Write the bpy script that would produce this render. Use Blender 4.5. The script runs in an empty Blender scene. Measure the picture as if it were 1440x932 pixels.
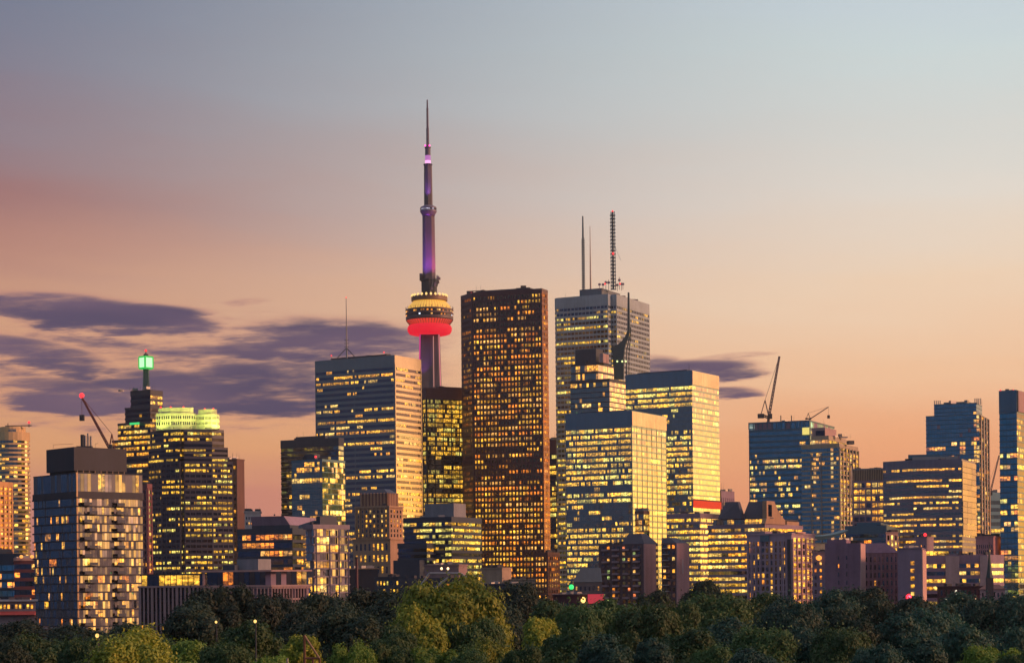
import bpy, math, random
from mathutils import Vector, Matrix, noise as mnoise
R = math.radians
SC = bpy.context.scene
COL = SC.collection
F = 2800.0            # focal length in pixels of a 1440 wide picture
PX0, PY0 = 720.0, 825.0
ROLL = R(0.6)
CAMZ = 20.0

# ------------------------------------------------------------------ camera
cam_d = bpy.data.cameras.new('camera'); cam = bpy.data.objects.new('camera', cam_d); COL.objects.link(cam)
cam_d.sensor_width = 36; cam_d.lens = 36 * F / 1440; cam_d.shift_y = (PY0 - 466) / 1440
cam_d.clip_start = 1; cam_d.clip_end = 60000
cam.matrix_world = Matrix.Translation((0, 0, CAMZ)) @ Matrix.Rotation(R(90), 4, 'X') @ Matrix.Rotation(-ROLL, 4, 'Z')
SC.camera = cam
SC.view_settings.view_transform = 'Standard'; SC.view_settings.look = 'None'
SC.view_settings.exposure = 0; SC.view_settings.gamma = 1; SC.view_settings.use_curve_mapping = False
SC.render.engine = 'CYCLES'
SC.cycles.max_bounces = 5; SC.cycles.diffuse_bounces = 2; SC.cycles.glossy_bounces = 3
SC.cycles.caustics_reflective = False; SC.cycles.caustics_refractive = False
SC.cycles.use_denoising = True
SC.cycles.sample_clamp_indirect = 4

def lin(r, g, b):
    f = lambda c: (c / 255 / 12.92) if c <= 10 else ((c / 255 + 0.055) / 1.055) ** 2.4
    return (f(r), f(g), f(b), 1)

# ------------------------------------------------------------------ node helper
class NT:
    def __init__(s, tree): s.t = tree; s.n = tree.nodes; s.l = tree.links
    def node(s, typ, **kw):
        n = s.n.new(typ)
        for k, v in kw.items(): setattr(n, k, v)
        return n
    def put(s, sock, v):
        if hasattr(v, 'is_output') or isinstance(v, bpy.types.NodeSocket): s.l.new(v, sock)
        else: sock.default_value = v
    def m(s, op, a, b=0.0, c=0.0, clamp=False):
        n = s.n.new('ShaderNodeMath'); n.operation = op; n.use_clamp = clamp
        s.put(n.inputs[0], a); s.put(n.inputs[1], b); s.put(n.inputs[2], c)
        return n.outputs[0]
    def vm(s, op, a, b=(0, 0, 0), scale=None):
        n = s.n.new('ShaderNodeVectorMath'); n.operation = op
        s.put(n.inputs[0], a); s.put(n.inputs[1], b)
        if scale is not None: s.put(n.inputs['Scale'], scale)
        return n.outputs[0]
    def mix(s, f, a, b, mode='MIX'):
        n = s.n.new('ShaderNodeMix'); n.data_type = 'RGBA'; n.blend_type = mode
        s.put(n.inputs[0], f); s.put(n.inputs[6], a); s.put(n.inputs[7], b)
        return n.outputs[2]
    def smooth(s, v, a, b, lo=0.0, hi=1.0):
        n = s.n.new('ShaderNodeMapRange'); n.interpolation_type = 'SMOOTHSTEP'
        s.put(n.inputs[0], v)
        n.inputs[1].default_value = a; n.inputs[2].default_value = b; n.inputs[3].default_value = lo; n.inputs[4].default_value = hi
        return n.outputs[0]
    def ramp(s, f, stops):
        n = s.n.new('ShaderNodeValToRGB'); s.put(n.inputs[0], f)
        e = n.color_ramp.elements
        while len(e) < len(stops): e.new(0.5)
        for i, (p, c) in enumerate(stops): e[i].position = p; e[i].color = c
        return n.outputs[0]
    def noise(s, vec, scale, detail=2.0, rough=0.5, out=0):
        n = s.n.new('ShaderNodeTexNoise')
        s.put(n.inputs['Vector'], vec); n.inputs['Scale'].default_value = scale
        n.inputs['Detail'].default_value = detail; n.inputs['Roughness'].default_value = rough
        return n.outputs[out]
    def comb(s, x, y, z):
        n = s.n.new('ShaderNodeCombineXYZ')
        s.put(n.inputs[0], x); s.put(n.inputs[1], y); s.put(n.inputs[2], z)
        return n.outputs[0]

# ------------------------------------------------------------------ world
HAZE = 0.00003   # air between the camera and the far towers
GOLD = 6.8      # brightness of the sunset band beyond the frame
SUN_AZ, SUN_EL = 101.0, 17.0
W = bpy.data.worlds.new('World'); SC.world = W; W.use_nodes = True
def build_world():
    t = NT(W.node_tree); t.n.clear()
    out = t.node('ShaderNodeOutputWorld')
    d = t.node('ShaderNodeTexCoord').outputs['Generated']
    sp = t.node('ShaderNodeSeparateXYZ'); t.l.new(d, sp.inputs[0])
    x, y, z = sp.outputs
    A = t.m('MULTIPLY', t.m('ARCTAN2', x, y), 57.2958)
    E = t.m('MULTIPLY', t.m('ARCSINE', z), 57.2958)
    # broad soft streaks disturb the gradient so that it is not a clean ramp
    sv = t.comb(t.m('MULTIPLY', A, 0.05), t.m('MULTIPLY', t.m('ADD', E, t.m('MULTIPLY', A, 0.06)), 0.35), 0.0)
    wob = t.m('MULTIPLY', t.m('SUBTRACT', t.noise(sv, 1.0, 4.0, 0.55), 0.5), 3.0)
    e = t.m('ADD', E, wob)
    f = t.m('DIVIDE', e, 40.0, clamp=True)
    q = lambda deg: deg / 40.0
    rl = t.ramp(f, [(0, lin(178, 114, 110)), (q(2.6), lin(190, 124, 114)), (q(4), lin(216, 154, 108)), (q(7), lin(211, 157, 122)), (q(8.7), lin(196, 143, 119)), (q(9.4), lin(182, 129, 114)), (q(10.8), lin(156, 109, 108)),
                    (q(12.8), lin(138, 119, 130)), (q(14.2), lin(126, 121, 138)), (q(17), lin(106, 115, 138)), (q(22), lin(98, 114, 142)), (1, lin(104, 122, 152))])
    rr = t.ramp(f, [(0, lin(226, 148, 108)), (q(2.6), lin(232, 154, 110)), (q(4.0), lin(238, 168, 122)), (q(5.7), lin(242, 194, 154)), (q(8.3), lin(240, 211, 182)), (q(10.7), lin(228, 219, 207)), (q(12.8), lin(214, 216, 211)),
                    (q(14.8), lin(205, 217, 217)), (q(17), lin(197, 210, 218)), (q(22), lin(160, 186, 200)), (1, lin(120, 142, 170))])
    front = t.mix(t.smooth(t.m('ADD', A, t.m('MULTIPLY', wob, 1.5)), -18.5, 14.5), rl, rr)
    fb = t.m('DIVIDE', E, 40.0, clamp=True)
    back = t.ramp(fb, [(0, (0.030, 0.055, 0.115, 1)), (q(5), (0.024, 0.062, 0.125, 1)), (q(12), (0.04, 0.10, 0.17, 1)), (q(24), (0.16, 0.22, 0.32, 1)), (1, (0.40, 0.44, 0.52, 1))])
    wb = t.smooth(t.m('ABSOLUTE', A), 22, 62)
    col = t.mix(wb, front, back)
    # the band of sunset beyond the frame on the right
    ga = t.m('DIVIDE', t.m('SUBTRACT', A, 72.0), 36.0)
    ge = t.m('DIVIDE', E, 13.0)
    g = t.m('EXPONENT', t.m('MULTIPLY', t.m('ADD', t.m('MULTIPLY', ga, ga), t.m('MULTIPLY', ge, ge)), -1.0))
    gold = t.ramp(t.m('DIVIDE', E, 12.0, clamp=True), [(0, (1.0, .49, .075, 1)), (0.22, (.93, .44, .085, 1)), (0.5, (.68, .32, .14, 1)), (1, (.42, .22, .16, 1))])
    gw = t.m('MULTIPLY', g, t.smooth(A, 16, 46))
    col = t.mix(t.m('MULTIPLY', gw, 1.4, clamp=True), col, t.vm('SCALE', gold, scale=t.m('MULTIPLY', gw, GOLD)))
    # dusk clouds: soft banks, pulled out sideways
    nv = t.comb(t.m('MULTIPLY', A, 0.20), t.m('MULTIPLY', t.m('ADD', E, t.m('MULTIPLY', A, 0.02)), 1.0), 3.7)
    fa = t.noise(t.comb(t.m('MULTIPLY', A, 0.20), t.m('MULTIPLY', t.m('ADD', E, t.m('MULTIPLY', A, 0.03)), 1.3), 3.7), 1.0, 5.0, 0.6)
    fb2 = t.noise(t.comb(t.m('MULTIPLY', A, 0.55), t.m('MULTIPLY', t.m('SUBTRACT', E, t.m('MULTIPLY', A, 0.04)), 4.0), 9.1), 1.0, 5.0, 0.65)
    nse = t.m('SUBTRACT', t.m('ADD', t.m('MULTIPLY', fa, 0.62), t.m('MULTIPLY', fb2, 0.38)), 0.5)
    nse2 = t.m('SUBTRACT', t.noise(nv, 0.35, 3.0, 0.5), 0.5)
    A2 = t.m('ADD', A, t.m('MULTIPLY', nse2, 4.0))
    E2 = t.m('ADD', E, t.m('MULTIPLY', nse, 0.8))
    blobs = [(150, 449, 165, 20, .07, 1.0), (40, 424, 110, 8, 0, .75), (225, 436, 90, 7, .05, .8), (460, 480, 170, 27, 0, .85), (385, 548, 175, 34, -.03, 1.0),
             (60, 503, 120, 18, .16, .95), (90, 556, 130, 20, .05, .9), (240, 545, 110, 22, 0, .9), (355, 425, 40, 5, -.05, .5), (560, 500, 70, 26, 0, .75), (20, 525, 90, 9, .1, .6),
             (150, 478, 110, 5, .08, .4), (270, 520, 340, 64, 0, .52), (520, 535, 130, 40, 0, .7), (985, 524, 105, 12, .0, .85), (925, 514, 50, 10, .05, .6), (1022, 556, 48, 7, 0, .75), (1030, 506, 60, 4, -.06, .5), (1110, 522, 40, 3, 0, .35), (30, 590, 90, 8, 0, .35)]
    dens = None
    for (px, py, hw, hh, sl, am) in blobs:
        a0 = math.degrees(math.atan((px - PX0) / F)); e0 = math.degrees(math.atan((PY0 - py) / F)) ; wa = hw / 48.9; we = hh * 1.3 / 48.9
        da = t.m('SUBTRACT', A2, a0)
        de = t.m('DIVIDE', t.m('ADD', t.m('SUBTRACT', E2, e0), t.m('MULTIPLY', da, sl)), we)
        da = t.m('DIVIDE', da, wa)
        r2 = t.m('ADD', t.m('MULTIPLY', da, da), t.m('MULTIPLY', de, de))
        v = t.m('MULTIPLY', t.smooth(r2, 2.0, 0.0), am * 1.1)
        dens = v if dens is None else t.m('MAXIMUM', dens, v)
    dens = t.smooth(t.m('ADD', t.m('MULTIPLY', dens, 1.15), t.m('MULTIPLY', nse, t.smooth(dens, 0.0, 0.35, 0.0, 3.7))), .10, 1.20)
    ccol = t.mix(t.smooth(dens, 0.25, 0.85), lin(186, 128, 120), t.mix(t.smooth(nse2, -.12, .12), lin(112, 88, 110), lin(72, 64, 96)))
    col = t.mix(t.m('MULTIPLY', dens, 0.97, clamp=True), col, ccol)
    bg = t.node('ShaderNodeBackground'); t.l.new(col, bg.inputs[0]); bg.inputs[1].default_value = 1.0
    sky = t.node('ShaderNodeTexSky', sky_type='NISHITA'); sky.sun_disc = False
    sky.sun_elevation = R(SUN_EL); sky.sun_rotation = R(SUN_AZ)
    bg2 = t.node('ShaderNodeBackground'); t.l.new(sky.outputs[0], bg2.inputs[0]); bg2.inputs[1].default_value = 0.003
    ad = t.node('ShaderNodeAddShader'); t.l.new(bg.outputs[0], ad.inputs[0]); t.l.new(bg2.outputs[0], ad.inputs[1])
    t.l.new(ad.outputs[0], out.inputs[0])
build_world()

sun_d = bpy.data.lights.new('sun', 'SUN'); sun = bpy.data.objects.new('sun', sun_d); COL.objects.link(sun)
sun_d.energy = 3.2; sun_d.angle = R(10); sun_d.color = (1.0, 0.48, 0.27)
sd = Vector((math.sin(R(SUN_AZ)) * math.cos(R(SUN_EL)), math.cos(R(SUN_AZ)) * math.cos(R(SUN_EL)), math.sin(R(SUN_EL))))
sun.rotation_euler = sd.to_track_quat('Z', 'Y').to_euler()

# ------------------------------------------------------------------ materials
MATS = {}
def principled(name):
    m = bpy.data.materials.new(name); m.use_nodes = True
    t = NT(m.node_tree); b = t.n['Principled BSDF']
    return m, t, b
def wall_mat(name, col, rough=0.75, metal=0.0, var=0.35, streak=True):
    if name in MATS: return MATS[name]
    m, t, b = principled(name)
    oc = t.node('ShaderNodeTexCoord').outputs['Object']
    n1 = t.noise(oc, 0.05, 4, 0.6)
    mp = t.vm('MULTIPLY', oc, (0.5, 0.5, 0.04))
    n2 = t.noise(mp, 1.0, 3, 0.6)
    n3 = t.noise(oc, 0.9, 2, 0.6)
    v = t.m('ADD', t.m('MULTIPLY', n1, 0.4), t.m('ADD', t.m('MULTIPLY', n2, 0.4), t.m('MULTIPLY', n3, 0.2)))
    c = t.ramp(v, [(0.3, tuple(x * (1 - var) for x in col[:3]) + (1,)), (0.7, tuple(min(1, x * (1 + var * .6)) for x in col[:3]) + (1,))])
    t.l.new(c, b.inputs['Base Color']); b.inputs['Roughness'].default_value = rough; b.inputs['Metallic'].default_value = metal
    MATS[name] = m; return m
def glass_mat(name, tint, rough=0.07, tilt=0.035, metal=1.0, warp=0.03):
    if name in MATS: return MATS[name]
    m, t, b = principled(name)
    at = t.node('ShaderNodeAttribute', attribute_name='glow')
    oc = t.node('ShaderNodeTexCoord').outputs['Object']
    geo = t.node('ShaderNodeNewGeometry')
    wn = t.node('ShaderNodeTexWhiteNoise', noise_dimensions='1D'); t.l.new(at.outputs['Alpha'], wn.inputs['W'])
    tv = t.vm('SCALE', t.vm('MULTIPLY', t.vm('SUBTRACT', wn.outputs['Color'], (.5, .5, .5)), (1, 1, .4)), scale=tilt)
    nz = t.noise(oc, 0.16, 2, 0.5, out=1)
    tw = t.vm('SCALE', t.vm('SUBTRACT', nz, (.5, .5, .5)), scale=warp)
    nn = t.vm('NORMALIZE', t.vm('ADD', geo.outputs['Normal'], t.vm('ADD', tv, tw)))
    t.l.new(nn, b.inputs['Normal'])
    b.inputs['Metallic'].default_value = metal; b.inputs['Roughness'].default_value = rough
    dirt = t.noise(oc, 0.3, 3, 0.6)
    bc = t.ramp(dirt, [(0.3, tuple(x * .8 for x in tint[:3]) + (1,)), (0.7, tuple(x * 1.15 for x in tint[:3]) + (1,))])
    t.l.new(bc, b.inputs['Base Color'])
    # rooms: furniture, blinds and ceiling lamps break the light up
    k = t.smooth(t.noise(t.vm('MULTIPLY', oc, (1, 1, 1.6)), 0.62, 4, 0.7), 0.34, 0.62, 0.12, 1.4)
    uvn = t.node('ShaderNodeUVMap', uv_map='pane'); us = t.node('ShaderNodeSeparateXYZ'); t.l.new(uvn.outputs[0], us.inputs[0])
    u_, v_ = us.outputs[0], us.outputs[1]
    wc = t.node('ShaderNodeSeparateXYZ'); t.l.new(wn.outputs['Color'], wc.inputs[0])
    mull = t.smooth(t.m('ABSOLUTE', t.m('SUBTRACT', u_, 0.5)), .38, .46)               # frame between panes
    low = t.smooth(t.m('SUBTRACT', v_, t.m('MULTIPLY', wc.outputs[0], .55)), -.04, .10, .30, 1.0)   # furniture below, lamps above
    blind = t.smooth(t.m('SUBTRACT', v_, t.m('ADD', .35, t.m('MULTIPLY', wc.outputs[1], 1.0))), -.03, .03, 1.0, .55)
    k = t.m('MULTIPLY', t.m('MULTIPLY', k, 2.0), t.m('MULTIPLY', t.m('MULTIPLY', low, blind), t.m('SUBTRACT', 1.0, t.m('MULTIPLY', mull, .85))))
    em = t.vm('SCALE', at.outputs['Color'], scale=k)
    bc = t.mix(t.m('MULTIPLY', mull, .6), bc, tuple(x * .35 for x in tint[:3]) + (1,)); t.l.new(bc, b.inputs['Base Color'])
    t.l.new(em, b.inputs['Emission Color']); b.inputs['Emission Strength'].default_value = 1.0
    MATS[name] = m; return m
def emit_mat(name, col, s=1.0, base=(.05, .05, .05, 1)):
    if name in MATS: return MATS[name]
    m, t, b = principled(name)
    b.inputs['Base Color'].default_value = base
    b.inputs['Emission Color'].default_value = col; b.inputs['Emission Strength'].default_value = s
    b.inputs['Roughness'].default_value = 0.9
    MATS[name] = m; return m

# ------------------------------------------------------------------ object helpers
def tag(o, label=None, cat=None, group=None, kind=None):
    if label: o['label'] = label
    if cat: o['category'] = cat
    if group: o['group'] = group
    if kind: o['kind'] = kind
    return o
def empty(name, loc, label, cat, group=None):
    o = bpy.data.objects.new(name, None); COL.objects.link(o); o.location = loc
    o.empty_display_size = 1
    o['loc'] = [float(v) for v in loc]
    return tag(o, label, cat, group)
def mesh(name, V, Fc, mats, parent=None, midx=None, glow=None, smooth=False, uvq=False):
    """links one mesh object; vertices are in world metres (a parent's base point is taken off)"""
    me = bpy.data.meshes.new(name)
    if parent is not None:
        p = parent
        ox = oy = oz = 0.0
        while p is not None:
            l = p.location; ox += l[0]; oy += l[1]; oz += l[2]; p = p.parent
        V = [(a - ox, b - oy, c - oz) for a, b, c in V]
    me.from_pydata(V, [], Fc)
    if not isinstance(mats, (list, tuple)): mats = [mats]
    for m in mats: me.materials.append(m)
    if midx: me.polygons.foreach_set('material_index', midx)
    if glow:
        a = me.attributes.new('glow', 'FLOAT_COLOR', 'FACE')
        a.data.foreach_set('color', [c for g in glow for c in g])
    if uvq:
        ul = me.uv_layers.new(name='pane'); ul.data.foreach_set('uv', [0, 0, 1, 0, 1, 1, 0, 1] * len(Fc))
    if smooth: me.polygons.foreach_set('use_smooth', [True] * len(me.polygons))
    o = bpy.data.objects.new(name, me); COL.objects.link(o)
    if parent is not None: o.parent = parent
    return o
class MB:
    def __init__(s): s.V = []; s.F = []
    def box(s, c, h, ang=0.0):
        b = len(s.V); ca, sa = math.cos(ang), math.sin(ang)
        for dz in (-1, 1):
            for dx, dy in ((-1, -1), (1, -1), (1, 1), (-1, 1)):
                x, y = dx * h[0], dy * h[1]
                s.V.append((c[0] + x * ca - y * sa, c[1] + x * sa + y * ca, c[2] + dz * h[2]))
        s.F += [(b, b + 3, b + 2, b + 1), (b + 4, b + 5, b + 6, b + 7)] + [(b + i, b + (i + 1) % 4, b + 4 + (i + 1) % 4, b + 4 + i) for i in range(4)]
        return s
    def tube(s, pts, rad, n=6, cap=True):
        pts = [Vector(p) for p in pts]
        if not isinstance(rad, (list, tuple)): rad = [rad] * len(pts)
        b0 = len(s.V)
        for i, p in enumerate(pts):
            t = (pts[min(i + 1, len(pts) - 1)] - pts[max(i - 1, 0)]).normalized()
            up = Vector((0, 0, 1)) if abs(t.z) < 0.9 else Vector((1, 0, 0))
            a = t.cross(up).normalized(); c = a.cross(t)
            for k in range(n):
                w = 2 * math.pi * (k + .5) / n
                s.V.append(tuple(p + (a * math.cos(w) + c * math.sin(w)) * rad[i]))
        for i in range(len(pts) - 1):
            for k in range(n):
                a = b0 + i * n + k; c = b0 + i * n + (k + 1) % n
                s.F.append((a, c, c + n, a + n))
        if cap:
            s.F.append(tuple(b0 + k for k in reversed(range(n)))); e = b0 + (len(pts) - 1) * n
            s.F.append(tuple(e + k for k in range(n)))
        return s
    def lathe(s, c, prof, n=32):
        b0 = len(s.V)
        for r, z in prof:
            for k in range(n):
                w = 2 * math.pi * k / n
                s.V.append((c[0] + r * math.cos(w), c[1] + r * math.sin(w), z))
        for i in range(len(prof) - 1):
            for k in range(n):
                a = b0 + i * n + k; d = b0 + i * n + (k + 1) % n
                s.F.append((a, d, d + n, a + n))
        s.F.append(tuple(b0 + k for k in reversed(range(n)))); e = b0 + (len(prof) - 1) * n
        s.F.append(tuple(e + k for k in range(n)))
        return s
    def prism(s, poly, z0, z1):
        b = len(s.V); n = len(poly)
        s.V += [(p[0], p[1], z0) for p in poly] + [(p[0], p[1], z1) for p in poly]
        s.F += [(b + i, b + (i + 1) % n, b + n + (i + 1) % n, b + n + i) for i in range(n)]
        s.F += [tuple(b + i for i in reversed(range(n))), tuple(b + n + i for i in range(n))]
        return s
    def hull(s, lo, hi):
        """frustum-like solid between two rings of points"""
        b = len(s.V); n = len(lo)
        s.V += list(lo) + list(hi)
        s.F += [(b + i, b + (i + 1) % n, b + n + (i + 1) % n, b + n + i) for i in range(n)]
        s.F += [tuple(b + i for i in reversed(range(n))), tuple(b + n + i for i in range(n))]
        return s
    def out(s, name, mat, parent=None, smooth=False):
        return mesh(name, s.V, s.F, mat, parent, smooth=smooth)

def uv(px, py):
    u = (px - PX0) / F; v = (PY0 - py) / F
    return u * math.cos(ROLL) + v * math.sin(ROLL), -u * math.sin(ROLL) + v * math.cos(ROLL)
def P(px, py, Y):
    u, v = uv(px, py)
    return Vector((u * Y, Y, CAMZ + v * Y))
def Z(px, py, Y): return P(px, py, Y).z

def corner(xl, xc, xr, ytop, Y, deg):
    """footprint of a block whose near corner stands at distance Y and whose two seen faces end at xl and xr"""
    th = R(deg); c, s = math.cos(th), math.sin(th)
    ul = uv(xl, ytop)[0]; uc = uv(xc, ytop)[0]; ur = uv(xr, ytop)[0]
    X = uc * Y
    L = (X - ul * Y) / (c + ul * s); Rr = (ur * Y - X) / max(0.06, s - ur * c)
    C = (X, Y); Rp = (X + Rr * s, Y + Rr * c); Lp = (X - L * c, Y + L * s)
    B = (Rp[0] - L * c, Rp[1] + L * s)
    return [C, Rp, B, Lp]
def chain(pts, ytop, depth):
    """footprint from a seen front chain of (pixel, distance), closed behind"""
    fr = [(uv(px, ytop)[0] * Y, Y) for px, Y in pts]
    ym = max(p[1] for p in fr) + depth
    return fr + [(fr[-1][0] * ym / fr[-1][1], ym), (fr[0][0] * ym / fr[0][1], ym)]
def offset(poly, d):
    n = len(poly); out = []
    for i in range(n):
        p0, p1, p2 = poly[i - 1], poly[i], poly[(i + 1) % n]
        e1 = Vector((p1[0] - p0[0], p1[1] - p0[1])); e2 = Vector((p2[0] - p1[0], p2[1] - p1[1]))
        if e1.length < 1e-6 or e2.length < 1e-6: out.append(p1); continue
        e1.normalize(); e2.normalize()
        n1 = Vector((e1.y, -e1.x)); n2 = Vector((e2.y, -e2.x))
        m = n1 + n2
        k = d / max(0.25, 1 + n1.dot(n2))
        out.append((p1[0] + m.x * k, p1[1] + m.y * k))
    return out
def scale_fp(poly, k, kx=0.0, ky=0.0):
    cx = sum(p[0] for p in poly) / len(poly); cy = sum(p[1] for p in poly) / len(poly)
    return [(cx + (p[0] - cx) * k + kx, cy + (p[1] - cy) * k + ky) for p in poly]

YEL = [(1.0, .44, .030), (1.0, .50, .045), (1.0, .39, .03), (1.0, .60, .13)]
ORA = [(1.0, .31, .022), (1.0, .38, .04), (1.0, .26, .02), (1.0, .47, .10)]
LEM = [(1.0, .50, .035), (1.0, .57, .06), (.97, .47, .04), (.84, .66, .13)]
def glow_row(rng, n, sp, fi, nf, edge):
    """lit and unlit panes of one storey: lamps come on in runs"""
    p = min(.95, sp.get('p', .3) * 1.5)
    r = rng.random()
    if r < sp.get('full', .12): p = max(p, .9)
    elif r < sp.get('full', .12) + sp.get('none', .15): p *= .12
    else: p *= rng.uniform(.4, 1.5)
    out = []; left = 0; lit = False; c = (1, .6, .1); s = 1
    for i in range(n):
        if left <= 0:
            left = max(1, int(rng.expovariate(1.0 / sp.get('run', 3)) + .7))
            pm = p
            if 'mask' in sp: pm = p * sp['mask'](fi / max(1, nf - 1), (i + .5) / n, edge)
            if 'mask' in sp and pm > p * 2.9: pm = .96
            lit = rng.random() < pm
            c = rng.choice(sp.get('cols', YEL)); s = rng.choice((.4, .6, .8, .95, 1.15)) * sp.get('s', 1.0)
        left -= 1
        if lit and rng.random() < .88:
            k = s * rng.uniform(.7, 1.15)
            out.append((c[0] * k, c[1] * k, c[2] * k, rng.random()))
        else:
            out.append((0, 0, 0, rng.random()))
    return out
def band(name, fp, z0, z1, bw, rng, sp, fi, nf, mats, parent, off=0.0, edge_glass=None):
    """one storey of glazing all round as one strip of panes"""
    pl = offset(fp, off) if off else fp
    V = []; Fc = []; g = []; mi = []
    ring = []; eg = []; mats = list(mats); base = len(mats); em = {}
    for q, m_ in (edge_glass or {}).items(): em[q] = len(mats); mats.append(m_)
    for i in range(len(pl)):
        a, b = pl[i], pl[(i + 1) % len(pl)]
        L = math.hypot(b[0] - a[0], b[1] - a[1])
        w = bw[i % len(bw)] if isinstance(bw, (list, tuple)) else bw
        n = max(1, min(90, round(L / w)))
        for k in range(n):
            ring.append((a[0] + (b[0] - a[0]) * k / n, a[1] + (b[1] - a[1]) * k / n))
        g += glow_row(rng, n, sp, fi, nf, i); eg += [i] * n
    n = len(ring)
    V = [(x, y, z0) for x, y in ring] + [(x, y, z1) for x, y in ring]
    Fc = [(i, (i + 1) % n, n + (i + 1) % n, n + i) for i in range(n)]
    pp = sp.get('panel', 0)
    for i in range(n):
        blank = base > 1 and rng.random() < pp and g[i][0] < .01
        mi.append(1 if blank else em.get(eg[i], 0))
    return mesh(name, V, Fc, mats, parent, midx=mi, glow=g, uvq=True)

def facing(a, b):
    """does the edge a->b of a footprint face the camera or stand side-on to it"""
    nx, ny = b[1] - a[1], -(b[0] - a[0]); mx, my = (a[0] + b[0]) / 2, (a[1] + b[1]) / 2
    return (nx * mx + ny * my) / (math.hypot(nx, ny) * math.hypot(mx, my) + 1e-9) < 0.12
def storeys(root, fp, z0, z1, pitch, spf, bw, glass, slab, rng, sp, top=0.0, off=0.3, panel=None, piers=None, pier_mat=None, topmat=None, edge_glass=None, top_name='parapet', band_name='window_band', slab_name='spandrel'):
    """stack of glazed storeys between solid floor edges, with a blank top"""
    if top > 0:
        MB().prism(offset(fp, off + .02), z1 - top, z1).out(top_name, topmat or slab, root)
    z = z1 - top; nf = max(1, int((z - z0) / pitch)); fi = 0
    mats = [glass] + ([panel] if panel else [])
    while z - pitch > z0 - .5 * pitch and fi < 75:
        zb = z - pitch
        MB().prism(offset(fp, off), z - pitch * spf, z - (.005 if fi or top else 0)).out(slab_name, slab, root)
        band(band_name, fp, zb - .01, z - pitch * spf + .01, bw, rng, sp, fi, nf, mats, root, edge_glass=edge_glass)
        z = zb; fi += 1
    if z > z0 + .3:
        MB().prism(offset(fp, off), z0, z).out('base_wall', slab, root)
    if piers:
        every, pw, pd = piers
        for i in range(len(fp)):
            a, b = fp[i], fp[(i + 1) % len(fp)]
            if not facing(a, b): continue
            L = math.hypot(b[0] - a[0], b[1] - a[1]); n = max(1, round(L / every))
            ang = math.atan2(b[1] - a[1], b[0] - a[0]); nx, ny = (b[1] - a[1]) / L, -(b[0] - a[0]) / L
            for k in range(n + 1):
                f = min(max(k / n, .5 * pw / L), 1 - .5 * pw / L)
                x, y = a[0] + (b[0] - a[0]) * f + nx * (pd / 2 - .1), a[1] + (b[1] - a[1]) * f + ny * (pd / 2 - .1)
                MB().box((x, y, (z0 + z1 - top) / 2), (pw / 2, pd / 2 + .1, (z1 - top - z0) / 2 - .01), ang).out('pier', pier_mat or slab, root)
    return root
def windows_on(root, fp, edge, rows, cols, zlo, zhi, wf, hf, rng, glass, p=.3, cols_c=ORA, margin=.04, limit=100, count=None, skip=None, frame=None, s=1.0):
    """single windows set into one face of a wall: each its own part"""
    a, b = fp[edge], fp[(edge + 1) % len(fp)]
    L = math.hypot(b[0] - a[0], b[1] - a[1]); dx, dy = (b[0] - a[0]) / L, (b[1] - a[1]) / L; nx, ny = dy, -dx
    cw = L * (1 - 2 * margin) / cols; ch = (zhi - zlo) / rows
    count = count if count is not None else [0]
    RV = []; RF = []; RG = []
    for r in range(rows):
        for c in range(cols):
            if skip and skip(r, c): continue
            u0 = L * margin + cw * (c + .5 - wf / 2); u1 = u0 + cw * wf
            z1 = zhi - ch * (r + .5 - hf / 2); z0 = z1 - ch * hf
            V = []
            for d in (.06, -.05):
                V += [(a[0] + dx * u + nx * d, a[1] + dy * u + ny * d, z) for u, z in ((u0, z0), (u1, z0), (u1, z1), (u0, z1))]
            Fc = [(0, 1, 2, 3), (0, 4, 5, 1), (1, 5, 6, 2), (2, 6, 7, 3), (3, 7, 4, 0)]
            g = (0, 0, 0, rng.random())
            if rng.random() < (p(r, c) if callable(p) else p):
                q = rng.choice(cols_c); k = rng.uniform(.45, 1.1) * s; g = (q[0] * k, q[1] * k, q[2] * k, rng.random())
            if count[0] < limit:
                count[0] += 1
                mesh('window', V, Fc, glass, root, glow=[g] * 5, uvq=True)
            else:
                bs = len(RV); RV += V; RF += [tuple(bs + i for i in f) for f in Fc]; RG += [g] * 5
    if RV: tag(mesh('further_glazing', RV, RF, glass, root, glow=RG, uvq=True), kind='stuff')
    return count
def centre(fp): return (sum(p[0] for p in fp) / len(fp), sum(p[1] for p in fp) / len(fp), 0.0)
def roof_units(root, fp, z, rng, n, mat, size=(3, 2, 1.2)):
    for _ in range(n):
        a = rng.random(); b = rng.random()
        q = scale_fp(fp, .75)
        x = (q[0][0] * (1 - a) + q[1][0] * a) * (1 - b) + (q[3 % len(q)][0] * (1 - a) + q[2][0] * a) * b
        y = (q[0][1] * (1 - a) + q[1][1] * a) * (1 - b) + (q[3 % len(q)][1] * (1 - a) + q[2][1] * a) * b
        h = size[2] * rng.uniform(.6, 1.5)
        MB().box((x, y, z + h), (size[0] * rng.uniform(.5, 1.3), size[1] * rng.uniform(.5, 1.3), h), rng.random()).out('roof_unit', mat, root)
def beacon(root, p, r, name='beacon_lamp', mat=None):
    MB().lathe((p[0], p[1]), [(r * .5, p[2] - r), (r, p[2] - r * .4), (r, p[2] + r * .4), (r * .4, p[2] + r)], 8).out(name, mat or red_lamp, root)

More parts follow.
